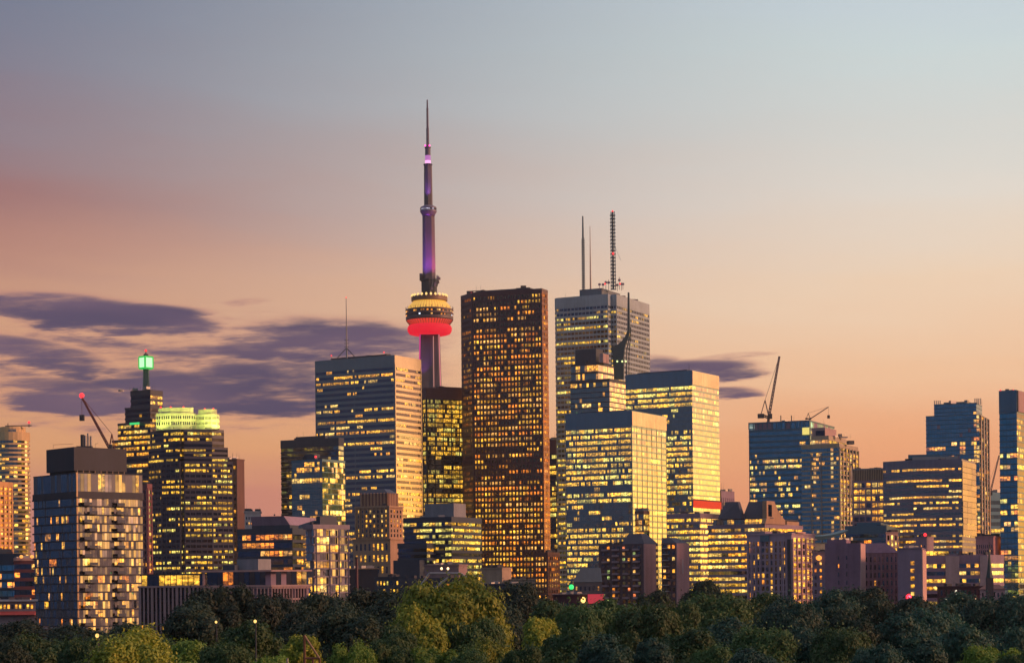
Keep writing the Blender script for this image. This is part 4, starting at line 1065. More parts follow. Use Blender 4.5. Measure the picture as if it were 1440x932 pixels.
# ------------------------------------------------------------------ gabled office building
def gabled():
    Y = 1060; rng = random.Random(24)
    fp = corner(996, 1075, 1128, 737, Y, 30); z = Z(1075, 736, Y); pitch = 8.6 / F * Y
    o = tower('office_building', 'stepped office building with two dark gables and bright ribbon windows', 'office building', fp)
    storeys(o, fp, 0, z, pitch, .44, 1.9, g_gold, purple_conc, rng, dict(p=.8, cols=YEL, run=4, full=.3, none=.03), top=.8, off=.35)
    slate = wall_mat('slate_roof', (.055, .05, .085), .6)
    zg = Z(1040, 704, Y); zm = Z(1040, 728, Y)
    band('attic_window_band', offset(fp, -2), z, z + 2.6, 2, rng, dict(p=.9, cols=YEL, run=5), 0, 1, [g_gold], o)
    MB().prism(offset(fp, -1.6), z + 2.6, z + 3.0).out('attic_roof', slate, o)
    th = R(30)
    for (x0, x1, t0, t1) in ((1009, 1043, 1019.5, 1036.5), (1043.5, 1083, 1052, 1077)):
        lo = [P(x0, 729, Y + 10), P(x1, 729, Y + 4)]; hi = [P(t0, 704, Y + 12), P(t1, 704, Y + 8)]
        d = Vector((math.sin(th), math.cos(th), 0))
        ring_lo = [lo[0], lo[1], lo[1] + d * 5, lo[0] + d * 5]; ring_hi = [hi[0] + d * 1, hi[1] + d * 1, hi[1] + d * 4, hi[0] + d * 4]
        for r in ring_lo: r.z = z + 3.0
        for r in ring_hi: r.z = zg
        MB().hull([tuple(v) for v in ring_lo], [tuple(v) for v in ring_hi]).out('gable_roof', slate, o)
    # sunlit stone gable end on the side
    a, b = Vector(fp[0]), Vector(fp[1]); d = (b - a).normalized(); n = Vector((d.y, -d.x))
    def S(f, zz, k): q = a + (b - a) * f + n * k; return (q.x, q.y, zz)
    prof = [(-.02, z), (.02, z + 3), (.02, zg), (.22, zg), (.30, z + 8), (.38, z + 5), (.5, z + 2.5), (.5, z)]
    V = [S(f, zz, .9) for f, zz in prof] + [S(f, zz, -1.5) for f, zz in prof]; m = len(prof)
    mesh('gable_wall', V, [tuple(range(m)), tuple(reversed(range(m, 2 * m)))] + [(i, m + i, m + (i + 1) % m, (i + 1) % m) for i in range(m)], sand_stone, o)
    V = [S(.06, z + 4, 1.0), S(.15, z + 4, 1.0), S(.15, zg - 2, 1.0), S(.06, zg - 2, 1.0), S(.06, z + 4, .7), S(.15, z + 4, .7), S(.15, zg - 2, .7), S(.06, zg - 2, .7)]
    mesh('gable_window', V, [(0, 1, 2, 3), (0, 4, 5, 1), (1, 5, 6, 2), (2, 6, 7, 3), (3, 7, 4, 0)], g_navy, o, glow=[(0, 0, 0, .3)] * 5)
    MB().box(tuple((a + (b - a) * .75 + n * -3).to_3d() + Vector((0, 0, z + 1))), (9, 3, 1.0), math.atan2(d.y, d.x)).out('setback_storey', sand_stone, o)
gabled()

# ------------------------------------------------------------------ violet apartments with balconies (two-part block)
def balcony_block():
    Y = 950; rng = random.Random(25); pitch = 8.5 / F * Y
    fp1 = corner(842, 905, 925, 765, Y, 32); z1 = Z(905, 764, Y)
    o = tower('apartment_block', 'dark brick apartment block with hipped roof and plain rose end wall', 'apartment block', fp1)
    MB().prism(fp1, 0, z1).out('wall', wall_mat('dusky_brick', (.10, .065, .085), .85), o)
    rose = wall_mat('sunlit_rose_end_wall', (.52, .28, .29), .85)  # sunlight on the end walls put into a lighter wall colour
    a, b = Vector(fp1[0]), Vector(fp1[1]); d = (b - a); L = d.length; d.normalize(); n = Vector((d.y, -d.x)); ang = math.atan2(d.y, d.x)
    q = a + d * (L * .40) + n * .2
    MB().box((q.x, q.y, z1 / 2), (L * .40, .3, z1 / 2 - .1), ang).out('end_wall', rose, o)
    # hipped roof over the right half
    l3 = Vector(fp1[3]); dl = (l3 - a).normalized(); LL = (l3 - a).length
    lo = [a + n * .3, b + n * .3, b + dl * LL * .5, a + dl * LL * .5 + n * .3]
    zc = Z(905, 749.5, Y)
    hi = [a + d * 3 + dl * 3, b - d * 6 + dl * 3, b - d * 6 + dl * LL * .40, a + d * 3 + dl * LL * .4]
    MB().hull([(p.x, p.y, z1) for p in lo], [(p.x, p.y, zc) for p in hi]).out('hipped_roof', wall_mat('slate_roof', (.055, .05, .085), .6), o)
    ct = windows_on(o, fp1, 3, 11, 8, z1 - 11 * pitch, z1 - .4, .50, .55, rng, g_home, lambda r, c: .24, ORA + [(.7, .9, .25), (1, .25, .08)], limit=100)
    windows_on(o, fp1, 0, 11, 1, z1 - 11 * pitch, z1 - .4, .10, .55, rng, g_home, .5, ORA, margin=.0, count=ct, skip=lambda r, c: True)
    e = dl
    for r in range(11):
        for c in (1, 3, 5, 7):
            f = (c + .0) / 8 * .92 + .04
            p = l3 + (a - l3) * f
            nl = Vector((math.cos(R(-90 - 32)), math.sin(R(-90 - 32))))
            p2 = p + nl * .6
            zz = z1 - .4 - (r + 1) * pitch + .55
            if r % 2 == c % 4 // 2 or c in (3, 7): 
                MB().box((p2.x, p2.y, zz), (1.7, .7, .45), R(-32)).out('balcony', wall_mat('balcony_front', (.34, .24, .28), .8), o)
    for r in range(11):
        zz = z1 - 1.6 - r * pitch; q = a + d * (L * .9) + n * .1
        k = rng.random() < .6; col = rng.choice(ORA); s = rng.uniform(.5, 1.1) if k else 0
        V = []
        for dd in (.15, -.2):
            for u, w in ((-.07, -.8), (.07, -.8), (.07, .6), (-.07, .6)):
                t = q + d * L * u + n * dd; V.append((t.x, t.y, zz + w))
        mesh('window', V, [(0, 1, 2, 3), (0, 4, 5, 1), (1, 5, 6, 2), (2, 6, 7, 3), (3, 7, 4, 0)], g_home, o, glow=[(col[0] * s, col[1] * s, col[2] * s, .4)] * 5)
    # second, slimmer block
    Y2 = 935; fp2 = corner(930, 951, 967.5, 764, Y2, 36); z2 = Z(951, 763, Y2)
    w = tower('apartment_block', 'slim dark brick apartment block with a ladder of pale balconies and rose end wall', 'apartment block', fp2)
    MB().prism(fp2, 0, z2).out('wall', MATS['dusky_brick'], w)
    a, b, l3 = Vector(fp2[0]), Vector(fp2[1]), Vector(fp2[3]); d = (b - a); L = d.length; d.normalize(); n = Vector((d.y, -d.x))
    q = a + d * L * .5 + n * .2; MB().box((q.x, q.y, z2 / 2), (L * .5 + .1, .3, z2 / 2 - .1), math.atan2(d.y, d.x)).out('end_wall', rose, w)
    q = a + d * L * .45 + n * .5; MB().box((q.x, q.y, Z(951, 796, Y2)), (.25, .12, 3.4), math.atan2(d.y, d.x)).out('stair_window', white_paint, w)
    MB().hull([(p[0], p[1], z2) for p in fp2], [(p[0], p[1], z2 + 2.6) for p in scale_fp(fp2, .55, -2.5, 1)]).out('roof', MATS['slate_roof'], w)
    windows_on(w, fp2, 3, 11, 3, z2 - 11 * pitch, z2 - .3, .6, .6, rng, g_home, .3, ORA + YEL)
    nl = Vector((math.cos(R(-126)), math.sin(R(-126))))
    for r in range(11):
        p = l3 + (a - l3) * .33 + nl * .7
        MB().box((p.x, p.y, z2 - (r + 1) * pitch + .5), (1.5, .75, .14), R(-36)).out('balcony', white_paint, w)
balcony_block()

# ------------------------------------------------------------------ masonry tower, stepped navy office
def masonry():
    Y = 1120; rng = random.Random(26)
    fp = corner(500, 547, 566, 712, Y, 24); z = Z(547, 711, Y)
    o = tower('office_tower', 'old sandstone tower with punched lit windows and a set back dark colonnade top', fp=fp)
    MB().prism(fp, 0, z).out('wall', sand_stone, o)
    MB().prism(offset(fp, .5), z - .9, z + .2).out('cornice', sand_stone, o)
    lo = offset(fp, 1.2); zl = Z(547, 758, Y); MB().prism(lo, 0, zl).out('lower_wall', sand_stone, o); MB().prism(offset(lo, .35), zl - .2, zl + .5).out('cornice', sand_stone, o)
    ct = windows_on(o, fp, 3, 6, 8, zl + 1, z - 1.6, .42, .62, rng, g_home, lambda r, c: .65 if r < 3 else .35, YEL)
    windows_on(o, lo, 3, 6, 8, 8, zl - 1, .42, .58, rng, g_home, .72, YEL, count=ct)
    windows_on(o, fp, 0, 6, 4, zl + 1, z - 1.6, .4, .6, rng, g_home, .25, ORA, count=ct, limit=140)
    up = corner(508, 545, 558.5, 692, Y + 5, 24); zu = Z(545, 693, Y)
    MB().prism(up, z, zu).out('upper_storey', brown_brick, o)
    MB().hull([(p[0], p[1], zu) for p in offset(up, .4)], [(p[0], p[1], zu + 2.8) for p in scale_fp(up, .6)]).out('roof', dark_stone, o)
    for e in (3, 0):
        a, b = up[e], up[(e + 1) % 4]
        for k in range(9 if e == 3 else 5):
            f = k / (8 if e == 3 else 4); MB().box((a[0] + (b[0] - a[0]) * f, a[1] + (b[1] - a[1]) * f, (z + zu) / 2), (.45, .45, (zu - z) / 2 + .5), R(24)).out('colonnade_pier', sand_stone, o)
    for k in range(9):
        f = (k + .0) / 8; a, b = fp[3], fp[0]
        MB().box((a[0] + (b[0] - a[0]) * f, a[1] + (b[1] - a[1]) * f - .3, (zl + z) / 2), (.35, .3, (z - zl) / 2 - 1), R(-24)).out('pilaster', sand_stone, o)
    Y = 960; fp = corner(568, 634.5, 676.5, 728, Y, 26); z = Z(634, 726, Y)
    o = tower('office_building', 'navy stepped office building with yellow ribbon windows and grey plant room', 'office building', fp)
    storeys(o, fp, 0, z, 8.6 / F * Y, .45, 1.7, g_navy, navy_wall, rng, dict(p=.62, cols=LEM, run=3, full=.25, none=.05, mask=lambda v, u, e: 1.5 if e == 0 else (1.0 if u > .25 else .35)), top=1.4, off=.3)
    pl = corner(597, 638, 655, 708, Y + 8, 26); MB().prism(pl, z, Z(638, 707, Y + 8)).out('plant_room', wall_mat('grey_plant_room', (.22, .22, .26), .7), o)
    st = corner(560, 600, 612, 764, Y - 4, 26); zs = Z(600, 763, Y - 4)
    storeys(o, st, 0, zs, 8.6 / F * Y, .45, 1.7, g_navy, navy_wall, rng, dict(p=.15, cols=YEL, run=2), top=1.2, off=.3)
    st = corner(553, 590, 604, 788, Y - 8, 26); zs = Z(590, 787, Y - 8)
    MB().prism(st, 0, zs).out('lower_wing', navy_wall, o)
masonry()

# ------------------------------------------------------------------ low buildings above the trees, centre
def low_centre():
    rng = random.Random(27)
    def lowblock(name, label, x0, x1, yt, Y, wall, depth=16, rows=2, cols=8, p=.2, wz=None, roof=None, cat='building', th=None, cc=ORA, wf=.5, hf=.5):
        fp = chain([(x0, Y + 2), (x1, Y)], yt, depth) if th is None else corner(x0, th[0], x1, yt, Y, th[1])
        z = Z((x0 + x1) / 2, yt, Y)
        o = tower(name, label, cat, fp)
        MB().prism(fp, 0, z).out('wall', wall, o)
        MB().prism(offset(fp, .3), z, z + .5).out('roof_edge', roof or wall, o)
        e = 0 if th is None else 3
        if rows: windows_on(o, fp, e, rows, cols, z - rows * 3.3 - .5, z - .5, wf, hf, rng, g_home, p, cc)
        return o, fp, z
    lowblock('depot_building', 'low navy depot with two rows of small bright windows beneath the sandstone tower', 527, 572, 812, 820, navy_wall, rows=2, cols=9, p=.85, cc=LEM)
    lowblock('garage_building', 'dark sheds under the sandstone tower, edged in tan', 488, 532, 800, 900, dark_wall, rows=0, roof=sand_stone)
    o, fp, z = lowblock('studio_building', 'low pink box building with two wall lamps and a steel arch', 597, 657, 795, 760, wall_mat('dusty_pink_render', (.30, .19, .20), .8), rows=0, th=(645, 18))
    for px in (621, 630):
        p = P(px, 799, 757); MB().lathe((p.x, p.y - .6), [(.2, p.z - .5), (.5, p.z), (.2, p.z + .5)], 8).out('wall_lamp', emit_mat('peach_lamp', (1, .62, .3, 1), 3), o)
    Yb = 740; f2 = chain([(560, Yb + 4), (672, Yb)], 812, 16); zb = Z(620, 812, Yb)
    o2 = tower('warehouse', 'dark warehouse with arched steel rafters below the low pink box', 'warehouse', f2)
    MB().prism(f2, 0, zb).out('wall', navy_wall, o2)
    windows_on(o2, f2, 0, 1, 7, zb - 6, zb - 1, .35, .5, rng, g_home, .25, ORA)
    for i, (xa, ya, xb, yb) in enumerate(((590, 826, 604, 806), (604, 806, 648, 806), (648, 806, 676, 828), (612, 826, 630, 812))):
        MB().tube([P(xa, ya, Yb - 1), P(xb, yb, Yb - 1)], .45, 6).out('rafter', steel_grey, o2)
    o, fp, z = lowblock('store_building', 'plain tan windowless block below the granite tower', 677, 719, 799, 900, beige_stone, rows=0, th=(706, 24))
    lowblock('store_building', 'lower tan annexe beside the plain tan windowless block', 718, 753, 815, 890, beige_stone, rows=0)
    lowblock('workshop_building', 'long dark workshop roof showing over the dark tree', 655, 735, 822, 700, navy_wall, rows=1, cols=8, p=.1)
    # barn-roofed dark hall
    Y = 860; f = chain([(806, Y), (846, Y + 2)], 815, 18); zw = Z(825, 818, Y); zt = Z(825, 798, Y)
    o = tower('hall_building', 'dark blue hall with clipped gable roof beside the brick apartments', 'hall', f)
    MB().prism(f, 0, zw).out('wall', navy_wall, o)
    MB().hull([(p[0], p[1], zw) for p in offset(f, .3)], [(p[0], p[1], zt) for p in scale_fp(f, .7, 1.5, 0)]).out('roof', wall_mat('blue_slate', (.05, .08, .12), .6), o)
    windows_on(o, f, 0, 2, 6, zw - 8, zw - 1, .4, .5, rng, g_home, .2, ORA)
    # red building
    Y = 470; f = chain([(778, Y + 2), (826, Y)], 837, 14); z = Z(800, 837, Y)
    o = tower('shop_building', 'low maroon shop building with a warm lamp above the trees', 'shop', f)
    MB().prism(f, 0, z).out('wall', maroon, o); MB().prism(offset(f, .3), z, z + .35).out('roof_edge', red_granite, o)
    p = P(820, 843, Y - 1.5); MB().lathe((p.x, p.y), [(.2, p.z - .7), (.55, p.z - .3), (.5, p.z + .4), (.1, p.z + .7)], 8).out('wall_lamp', emit_mat('amber_lamp', (1, .55, .14, 1), 2.5), o)
    windows_on(o, f, 0, 2, 6, z - 7, z - 1, .4, .5, rng, g_home, .1, ORA)
    p0, p1 = P(826.5, 835, Y - 3), P(849.5, 848, Y - 3)
    s = empty('billboard', ((p0.x + p1.x) / 2, Y - 3, 0), 'plain glowing red billboard beside the maroon shop', 'billboard')
    MB().box(((p0.x + p1.x) / 2, Y - 3, (p0.z + p1.z) / 2), ((p1.x - p0.x) / 2, .2, (p0.z - p1.z) / 2)).out('panel', emit_mat('red_board', (.62, .045, .075, 1), .55, (.4, .05, .06, 1)), s)
    MB().box(((p0.x + p1.x) / 2, Y - 2.7, (p0.z + p1.z) / 2), ((p1.x - p0.x) / 2 + .15, .15, (p0.z - p1.z) / 2 + .15)).out('frame', roof_dark, s)
    for px in (830, 846): q = P(px, 848, Y - 2.6); MB().tube([(q.x, q.y, 0), (q.x, q.y, q.z)], .2, 6).out('post', roof_dark, s)
    # green signal and chimney pole
    Y = 640; p = P(803.5, 824, Y)
    s = empty('traffic_signal', (p.x, p.y, 0), 'traffic signal glowing green at the foot of the marble tower', 'traffic signal')
    MB().tube([(p.x, p.y + .3, 0), (p.x, p.y + .3, p.z + 1.4)], .14, 6).out('pole', roof_dark, s)
    MB().box((p.x, p.y + .2, p.z), (.55, .25, 1.4)).out('housing', roof_dark, s)
    MB().lathe((p.x, p.y - .2), [(.3, p.z - 1.0), (.75, p.z - .6), (.75, p.z + .2), (.3, p.z + .6)], 10).out('green_light', emit_mat('green_signal', (.04, 1, .22, 1), 1.2), s)
    Y = 600; p = P(501.5, 785, Y)
    s = empty('chimney', (p.x, p.y, 0), 'thin dark red brick flue standing in front of the sandstone tower', 'chimney')
    MB().tube([(p.x, p.y, 0), (p.x, p.y, p.z)], [.55, .42], 8).out('flue', maroon, s); MB().lathe((p.x, p.y), [(.5, p.z), (.58, p.z + .15), (.58, p.z + .5), (.3, p.z + .55)], 8).out('cap', roof_dark, s)
low_centre()

# ------------------------------------------------------------------ right side towers
def right_towers():
    rng = random.Random(30)
    Y = 1360; fp = corner(1053, 1138, 1173, 592, Y, 24); z = Z(1138, 590.5, Y); pitch = 8.0 / F * Y
    o = tower('office_tower', 'teal glass tower with open framed roof crown and luffing crane on top', fp=fp)
    zc = Z(1138, 601, Y)
    MB().prism(offset(fp, .3), z - .9, z).out('roof_edge', steel_blue, o)
    band('crown_glazing', fp, zc, z - .9, 4.2, rng, dict(p=.25, cols=[(.4, .8, .4), (.6, .7, .5), (.8, .6, .3)], run=1.5, s=.6, panel=.35), 0, 1, [g_teal, purple_conc], o)
    def mask(v, u, e):
        if e == 0: return .3
        if v < .15: return .03
        if v < .21: return 3 if u > .45 else 1.2
        if u < .1: return 1.6
        if u < .3: return 1.1
        if .42 < u < .52: return .9
        if .88 < u < .93: return 1.3
        return .22
    storeys(o, fp, 0, zc, pitch, .42, 1.4, g_teal, steel_blue, rng, dict(p=.55, cols=YEL + LEM, run=1, full=0, none=.05, mask=mask), off=.12, piers=(42, .6, .4))
    for k in range(14):
        a, b = fp[3], fp[0]; f = k / 13; MB().box((a[0] + (b[0] - a[0]) * f, a[1] + (b[1] - a[1]) * f - .2, (z + zc) / 2), (.3, .3, (z - zc) / 2 - .3), R(-24)).out('crown_post', steel_blue, o)
    s0 = P(1133, 606, Y - .4); MB().box((s0.x, s0.y - .4, s0.z), (2.4, .3, 2.4), R(-24)).out('lit_panel', emit_mat('lemon_panel', (1, .8, .2, 1), .9), o)
    for px in (1098, 1113): p = P(px, 588, Y + 12); MB().tube([(p.x, p.y, z), (p.x, p.y, Z(px, 584, Y + 12))], .35, 5).out('antenna', roof_dark, o)
    # crane on its roof
    b0 = P(1080, 592, Y + 30); h0 = P(1081, 587, Y + 30); t0 = P(1096, 501, Y + 30); k0 = P(1070, 583, Y + 30)
    crane('tower_crane', 'grey luffing crane pointing steeply up from the teal tower roof', (b0.x, b0.y, z), h0, t0, k0, .42, wall_mat('grey_crane_paint', (.24, .17, .17), .5), lamp=False)
    b0 = P(1138, 592, Y + 55); h0 = P(1139, 589, Y + 55); t0 = P(1165, 572, Y + 55); k0 = P(1134, 588, Y + 55)
    crane('tower_crane', 'small pale crane with low slanting jib peeping over the teal tower roof', (b0.x, b0.y, 0), h0, t0, k0, .28, wall_mat('pale_crane_paint', (.4, .28, .2), .5), lamp=False, drop=7)
    # condominium in front
    Y = 1290; fp = corner(1127, 1180, 1206.5, 624, Y, 26); z = Z(1180, 623, Y)
    o = tower('apartment_tower', 'stepped cream condominium tower with a column of lit corner rooms', 'apartment tower', fp)
    def mask(v, u, e):
        if e == 0: return .8
        if .74 < u < .86: return 2.2
        if .25 < u < .5: return .35 + (.6 if v < .2 else 0)
        return .05
    pitch = 6.4 / F * Y
    storeys(o, fp, 0, z, pitch, .32, 2.0, g_teal, wall_mat('cream_precast', (.44, .34, .25), .75), rng, dict(p=.5, cols=YEL, run=1, full=0, none=.05, mask=mask), top=2, off=.12)
    a, l3, b = Vector(fp[0]), Vector(fp[3]), Vector(fp[1]); d = (b - a).normalized(); ang = math.atan2(d.y, d.x); L = (b - a).length
    # side face: precast frame, dark slot
    for k in range(7):
        q = a + d * L * (k / 6); MB().box((q.x + .2, q.y - .2, z / 2 - 1.2), (.55, .45, z / 2 - 1.3), ang).out('pier', MATS['cream_precast'], o)
    q = a + d * L * .62; n = Vector((d.y, -d.x))
    zt, zb = Z(1190, 653, Y), Z(1190, 692, Y); q += n * .4
    MB().box((q.x, q.y, (zt + zb) / 2), (1.6, .3, (zt - zb) / 2), ang).out('stair_glazing', g_navy, o)
    for s in (-1, 1):
        qq = q + d * 1.9 * s; MB().box((qq.x, qq.y, (zt + zb) / 2), (.4, .5, (zt - zb) / 2 + .8), ang).out('stair_frame', white_paint, o)
    dl = (a - l3).normalized(); al = math.atan2(dl.y, dl.x); LL = (a - l3).length; nl = Vector((dl.y, -dl.x))
    for f in (.26, .52): q = l3 + dl * LL * f + nl * .3; MB().box((q.x, q.y, z / 2 - 3), (.35, .5, z / 2 - 3.2), al).out('pier', steel_grey, o)
    t1 = corner(1141, 1165, 1190, 612, Y + 8, 26); z1 = Z(1165, 611, Y); 
    storeys(o, t1, z, z1, z1 - z - .01, .5, 2.2, g_teal, MATS['cream_precast'], rng, dict(p=.8, cols=YEL), off=.15)
    t2 = corner(1141.5, 1160, 1176, 599, Y + 16, 26); z2 = Z(1160, 598, Y); MB().prism(t2, z1, z2).out('penthouse', pink_stone, o)
    q = P(1156, 609, Y + 12); MB().box((q.x - 1, q.y + 1, z1 + 2.0), (3, .6, 1.6), R(-26)).out('penthouse_window', g_navy, o)
    q = P(1196, 620, Y + 12); MB().box((q.x, q.y, z + 1.2), (2, 1.5, 1.2), .4).out('roof_unit', roof_dark, o)
    # finned tower
    Y = 1230; fp = chain([(1199, Y + 6), (1243, Y)], 659, 26); z = Z(1220, 658, Y)
    o = tower('office_tower', 'violet tower with vertical fins at its top and amber office windows', fp=fp)
    zf = Z(1220, 675, Y)
    MB().prism(offset(fp, -.4), zf, z - .8).out('louvre_storey', dark_stone, o)
    MB().prism(offset(fp, .3), z - .8, z).out('roof_edge', steel_grey, o)
    a, b = fp[0], fp[1]
    for k in range(19): f = k / 18; MB().box((a[0] + (b[0] - a[0]) * f, a[1] + (b[1] - a[1]) * f, (z + zf) / 2 - .4), (.28, .4, (z - zf) / 2 - .4)).out('fin', beige_stone, o)
    storeys(o, fp, 0, zf, 9.6 / F * Y, .34, 2.6, g_navy, purple_conc, rng, dict(p=.5, cols=YEL, run=1.6, full=.1, none=0, mask=lambda v, u, e: 1.7 if .35 < u < .7 or u > .85 else .8), off=.35, piers=(3.9, .7, .5))
    # wide lilac office
    Y = 1120; fp = chain([(1242, Y + 20), (1284, Y + 6), (1352, Y), (1371, Y + 34)], 650, 20); z = Z(1352, 645, Y); zl = z
    o = tower('office_tower', 'wide lilac glass office tower with bright gold end face', fp=fp)
    li = wall_mat('lilac_spandrel', (.22, .22, .31), .35, .5)
    storeys(o, fp, 0, z, 7.8 / F * Y, .58, 1.8, g_gold, li, rng, dict(p=.45, cols=YEL, run=4, full=.22, none=.3, mask=lambda v, u, e: (.25 if e == 2 else 1.0) * (1.0 if v < .45 else 1.5)), top=3.2, off=.1)
    p1 = chain([(1283, Y + 16), (1347, Y + 12)], 641, 14); MB().prism(p1, z, Z(1320, 639.5, Y)).out('penthouse', steel_grey, o)
    p2 = chain([(1277, Y + 34), (1322, Y + 32)], 635, 10); MB().prism(p2, z, Z(1300, 633.5, Y)).out('plant_room', steel_blue, o)
    a, b = Vector(fp[2]), Vector(fp[3]); d = (b - a).normalized(); ang = math.atan2(d.y, d.x); n = Vector((d.y, -d.x)); L = (b - a).length
    zz0 = Z(1360, 752, Y); np_ = 13; hp = (z - 1 - zz0) / np_
    gm = wall_mat('gold_mirror_panel', (.62, .55, .45), .2, .9, .2)
    for k in range(np_):
        for c_ in range(3):
            q = a + d * L * (c_ + .5) / 3 + n * .45
            MB().box((q.x, q.y, zz0 + hp * (k + .5)), (L / 6 - .07, .2, hp / 2 - .12), ang + rng.uniform(-.022, .022)).out('end_panel', gm, o)
    # tall blue condominium
    Y = 1420; fp = corner(1302, 1377, 1391.5, 583, Y, 21); z = Z(1377, 582, Y); pitch = 6.2 / F * Y
    o = tower('apartment_tower', 'tall blue condominium tower with crown screens and gold side', 'apartment tower', fp)
    def mask(v, u, e):
        if e == 0: return .25
        if .9 < u: return 1.6
        return .0 if v < .12 else (.7 if u > .1 and v < .5 else .5)
    storeys(o, fp, 0, z, pitch, .18, 2.0, g_teal, steel_blue, rng, dict(p=.5, cols=ORA + YEL, run=1.3, full=0, none=.05, mask=mask, panel=.05), top=0, off=.15, panel=purple_conc)
    t1 = corner(1313.5, 1373, 1381, 577, Y + 8, 21); zt = Z(1373, 564.5, Y)
    storeys(o, t1, z, zt, (zt - z) / 3 - .01, .2, 2.2, g_teal, steel_blue, rng, dict(p=.03), off=.1)
    for (x0, x1) in ((1314, 1322), (1371, 1379)):
        for k in range(4): q = P(x0 + (x1 - x0) * k / 3, 563, Y + 10 + (14 if x0 < 1350 else 0)); MB().box((q.x, q.y, zt + 1.0), (.25, .4, 2.2)).out('crown_screen', steel_grey, o)
    MB().prism(scale_fp(t1, .6), zt, zt + 1.6).out('penthouse', steel_blue, o)
    a, b = Vector(fp[0]), Vector(fp[1]); d = (b - a).normalized(); n = Vector((d.y, -d.x)); ang = math.atan2(d.y, d.x); L = (b - a).length
    for f in (.12, .38, .64, .9): q = a + d * L * f + n * .2; MB().box((q.x, q.y, z / 2), (1.9, .35, z / 2 - .2), ang).out('pier', beige_stone, o)
    Y = 1600; fp = chain([(1393, Y), (1412, Y + 5)], 692, 20); z = Z(1400, 692, Y)
    o = tower('office_tower', 'small pale blue tower behind the dark edge tower', fp=fp)
    storeys(o, fp, 0, z, 10 / F * Y, .45, 3, g_blue, steel_blue, rng, dict(p=.06), top=4, off=.3)
    b0 = P(1391, 700, Y - 60); h0 = P(1392, 695, Y - 60); t0 = P(1405, 640, Y - 60); k0 = P(1388, 696, Y - 60)
    crane('tower_crane', 'faint thin crane jib beside the dark edge tower', (b0.x, b0.y, 0), h0, t0, k0, .22, MATS['grey_crane_paint'], lamp=False)
    # dark tower at the edge of the frame
    Y = 900; fp = corner(1405, 1429.5, 1475, 549, Y, 30); z = Z(1429, 548, Y); pitch = 8.0 / F * Y
    o = tower('office_tower', 'dark teal tower with a column of gold windows, at the picture edge', fp=fp)
    def mask(v, u, e):
        if e == 0: return 2.2 if u < .12 else .03
        return .0 if v < .10 else 1.0
    storeys(o, fp, 0, z, pitch, .25, 1.5, g_teal, steel_blue, rng, dict(p=.30, cols=ORA + LEM, run=2.5, full=.0, none=.3, mask=mask), top=10, off=.1, edge_glass={0: g_dark}, topmat=wall_mat('teal_panel', (.20, .31, .40), .25, .9, .25))
    a, b = Vector(fp[0]), Vector(fp[1]); d = (b - a).normalized(); n = Vector((d.y, -d.x)); ang = math.atan2(d.y, d.x); L = (b - a).length
    q = (a + b) / 2 + n * .3 + d * .5; MB().box((q.x, q.y, z - 5), (L / 2 - .5, .25, 4.8), ang).out('plant_screen', pink_stone, o)
    q = a + d * L * .55 + n * .3
    for px in (1407, 1425): p = P(px, 546, Y + 8); beacon(o, (p.x, p.y, z + .6), .35)
    # pale awning terrace at its foot
    Y = 640; f = chain([(1424, Y), (1475, Y + 4)], 858, 14); z = Z(1435, 858, Y)
    o = tower('pavilion', 'low pavilion with pale roof at the foot of the dark edge tower', 'pavilion', f)
    MB().prism(f, 0, z).out('wall', dark_wall, o); MB().prism(offset(f, .7), z, z + .45).out('roof', white_paint, o)
    windows_on(o, f, 0, 1, 10, z - 4, z - .4, .6, .6, rng, g_home, .6, ORA)
right_towers()

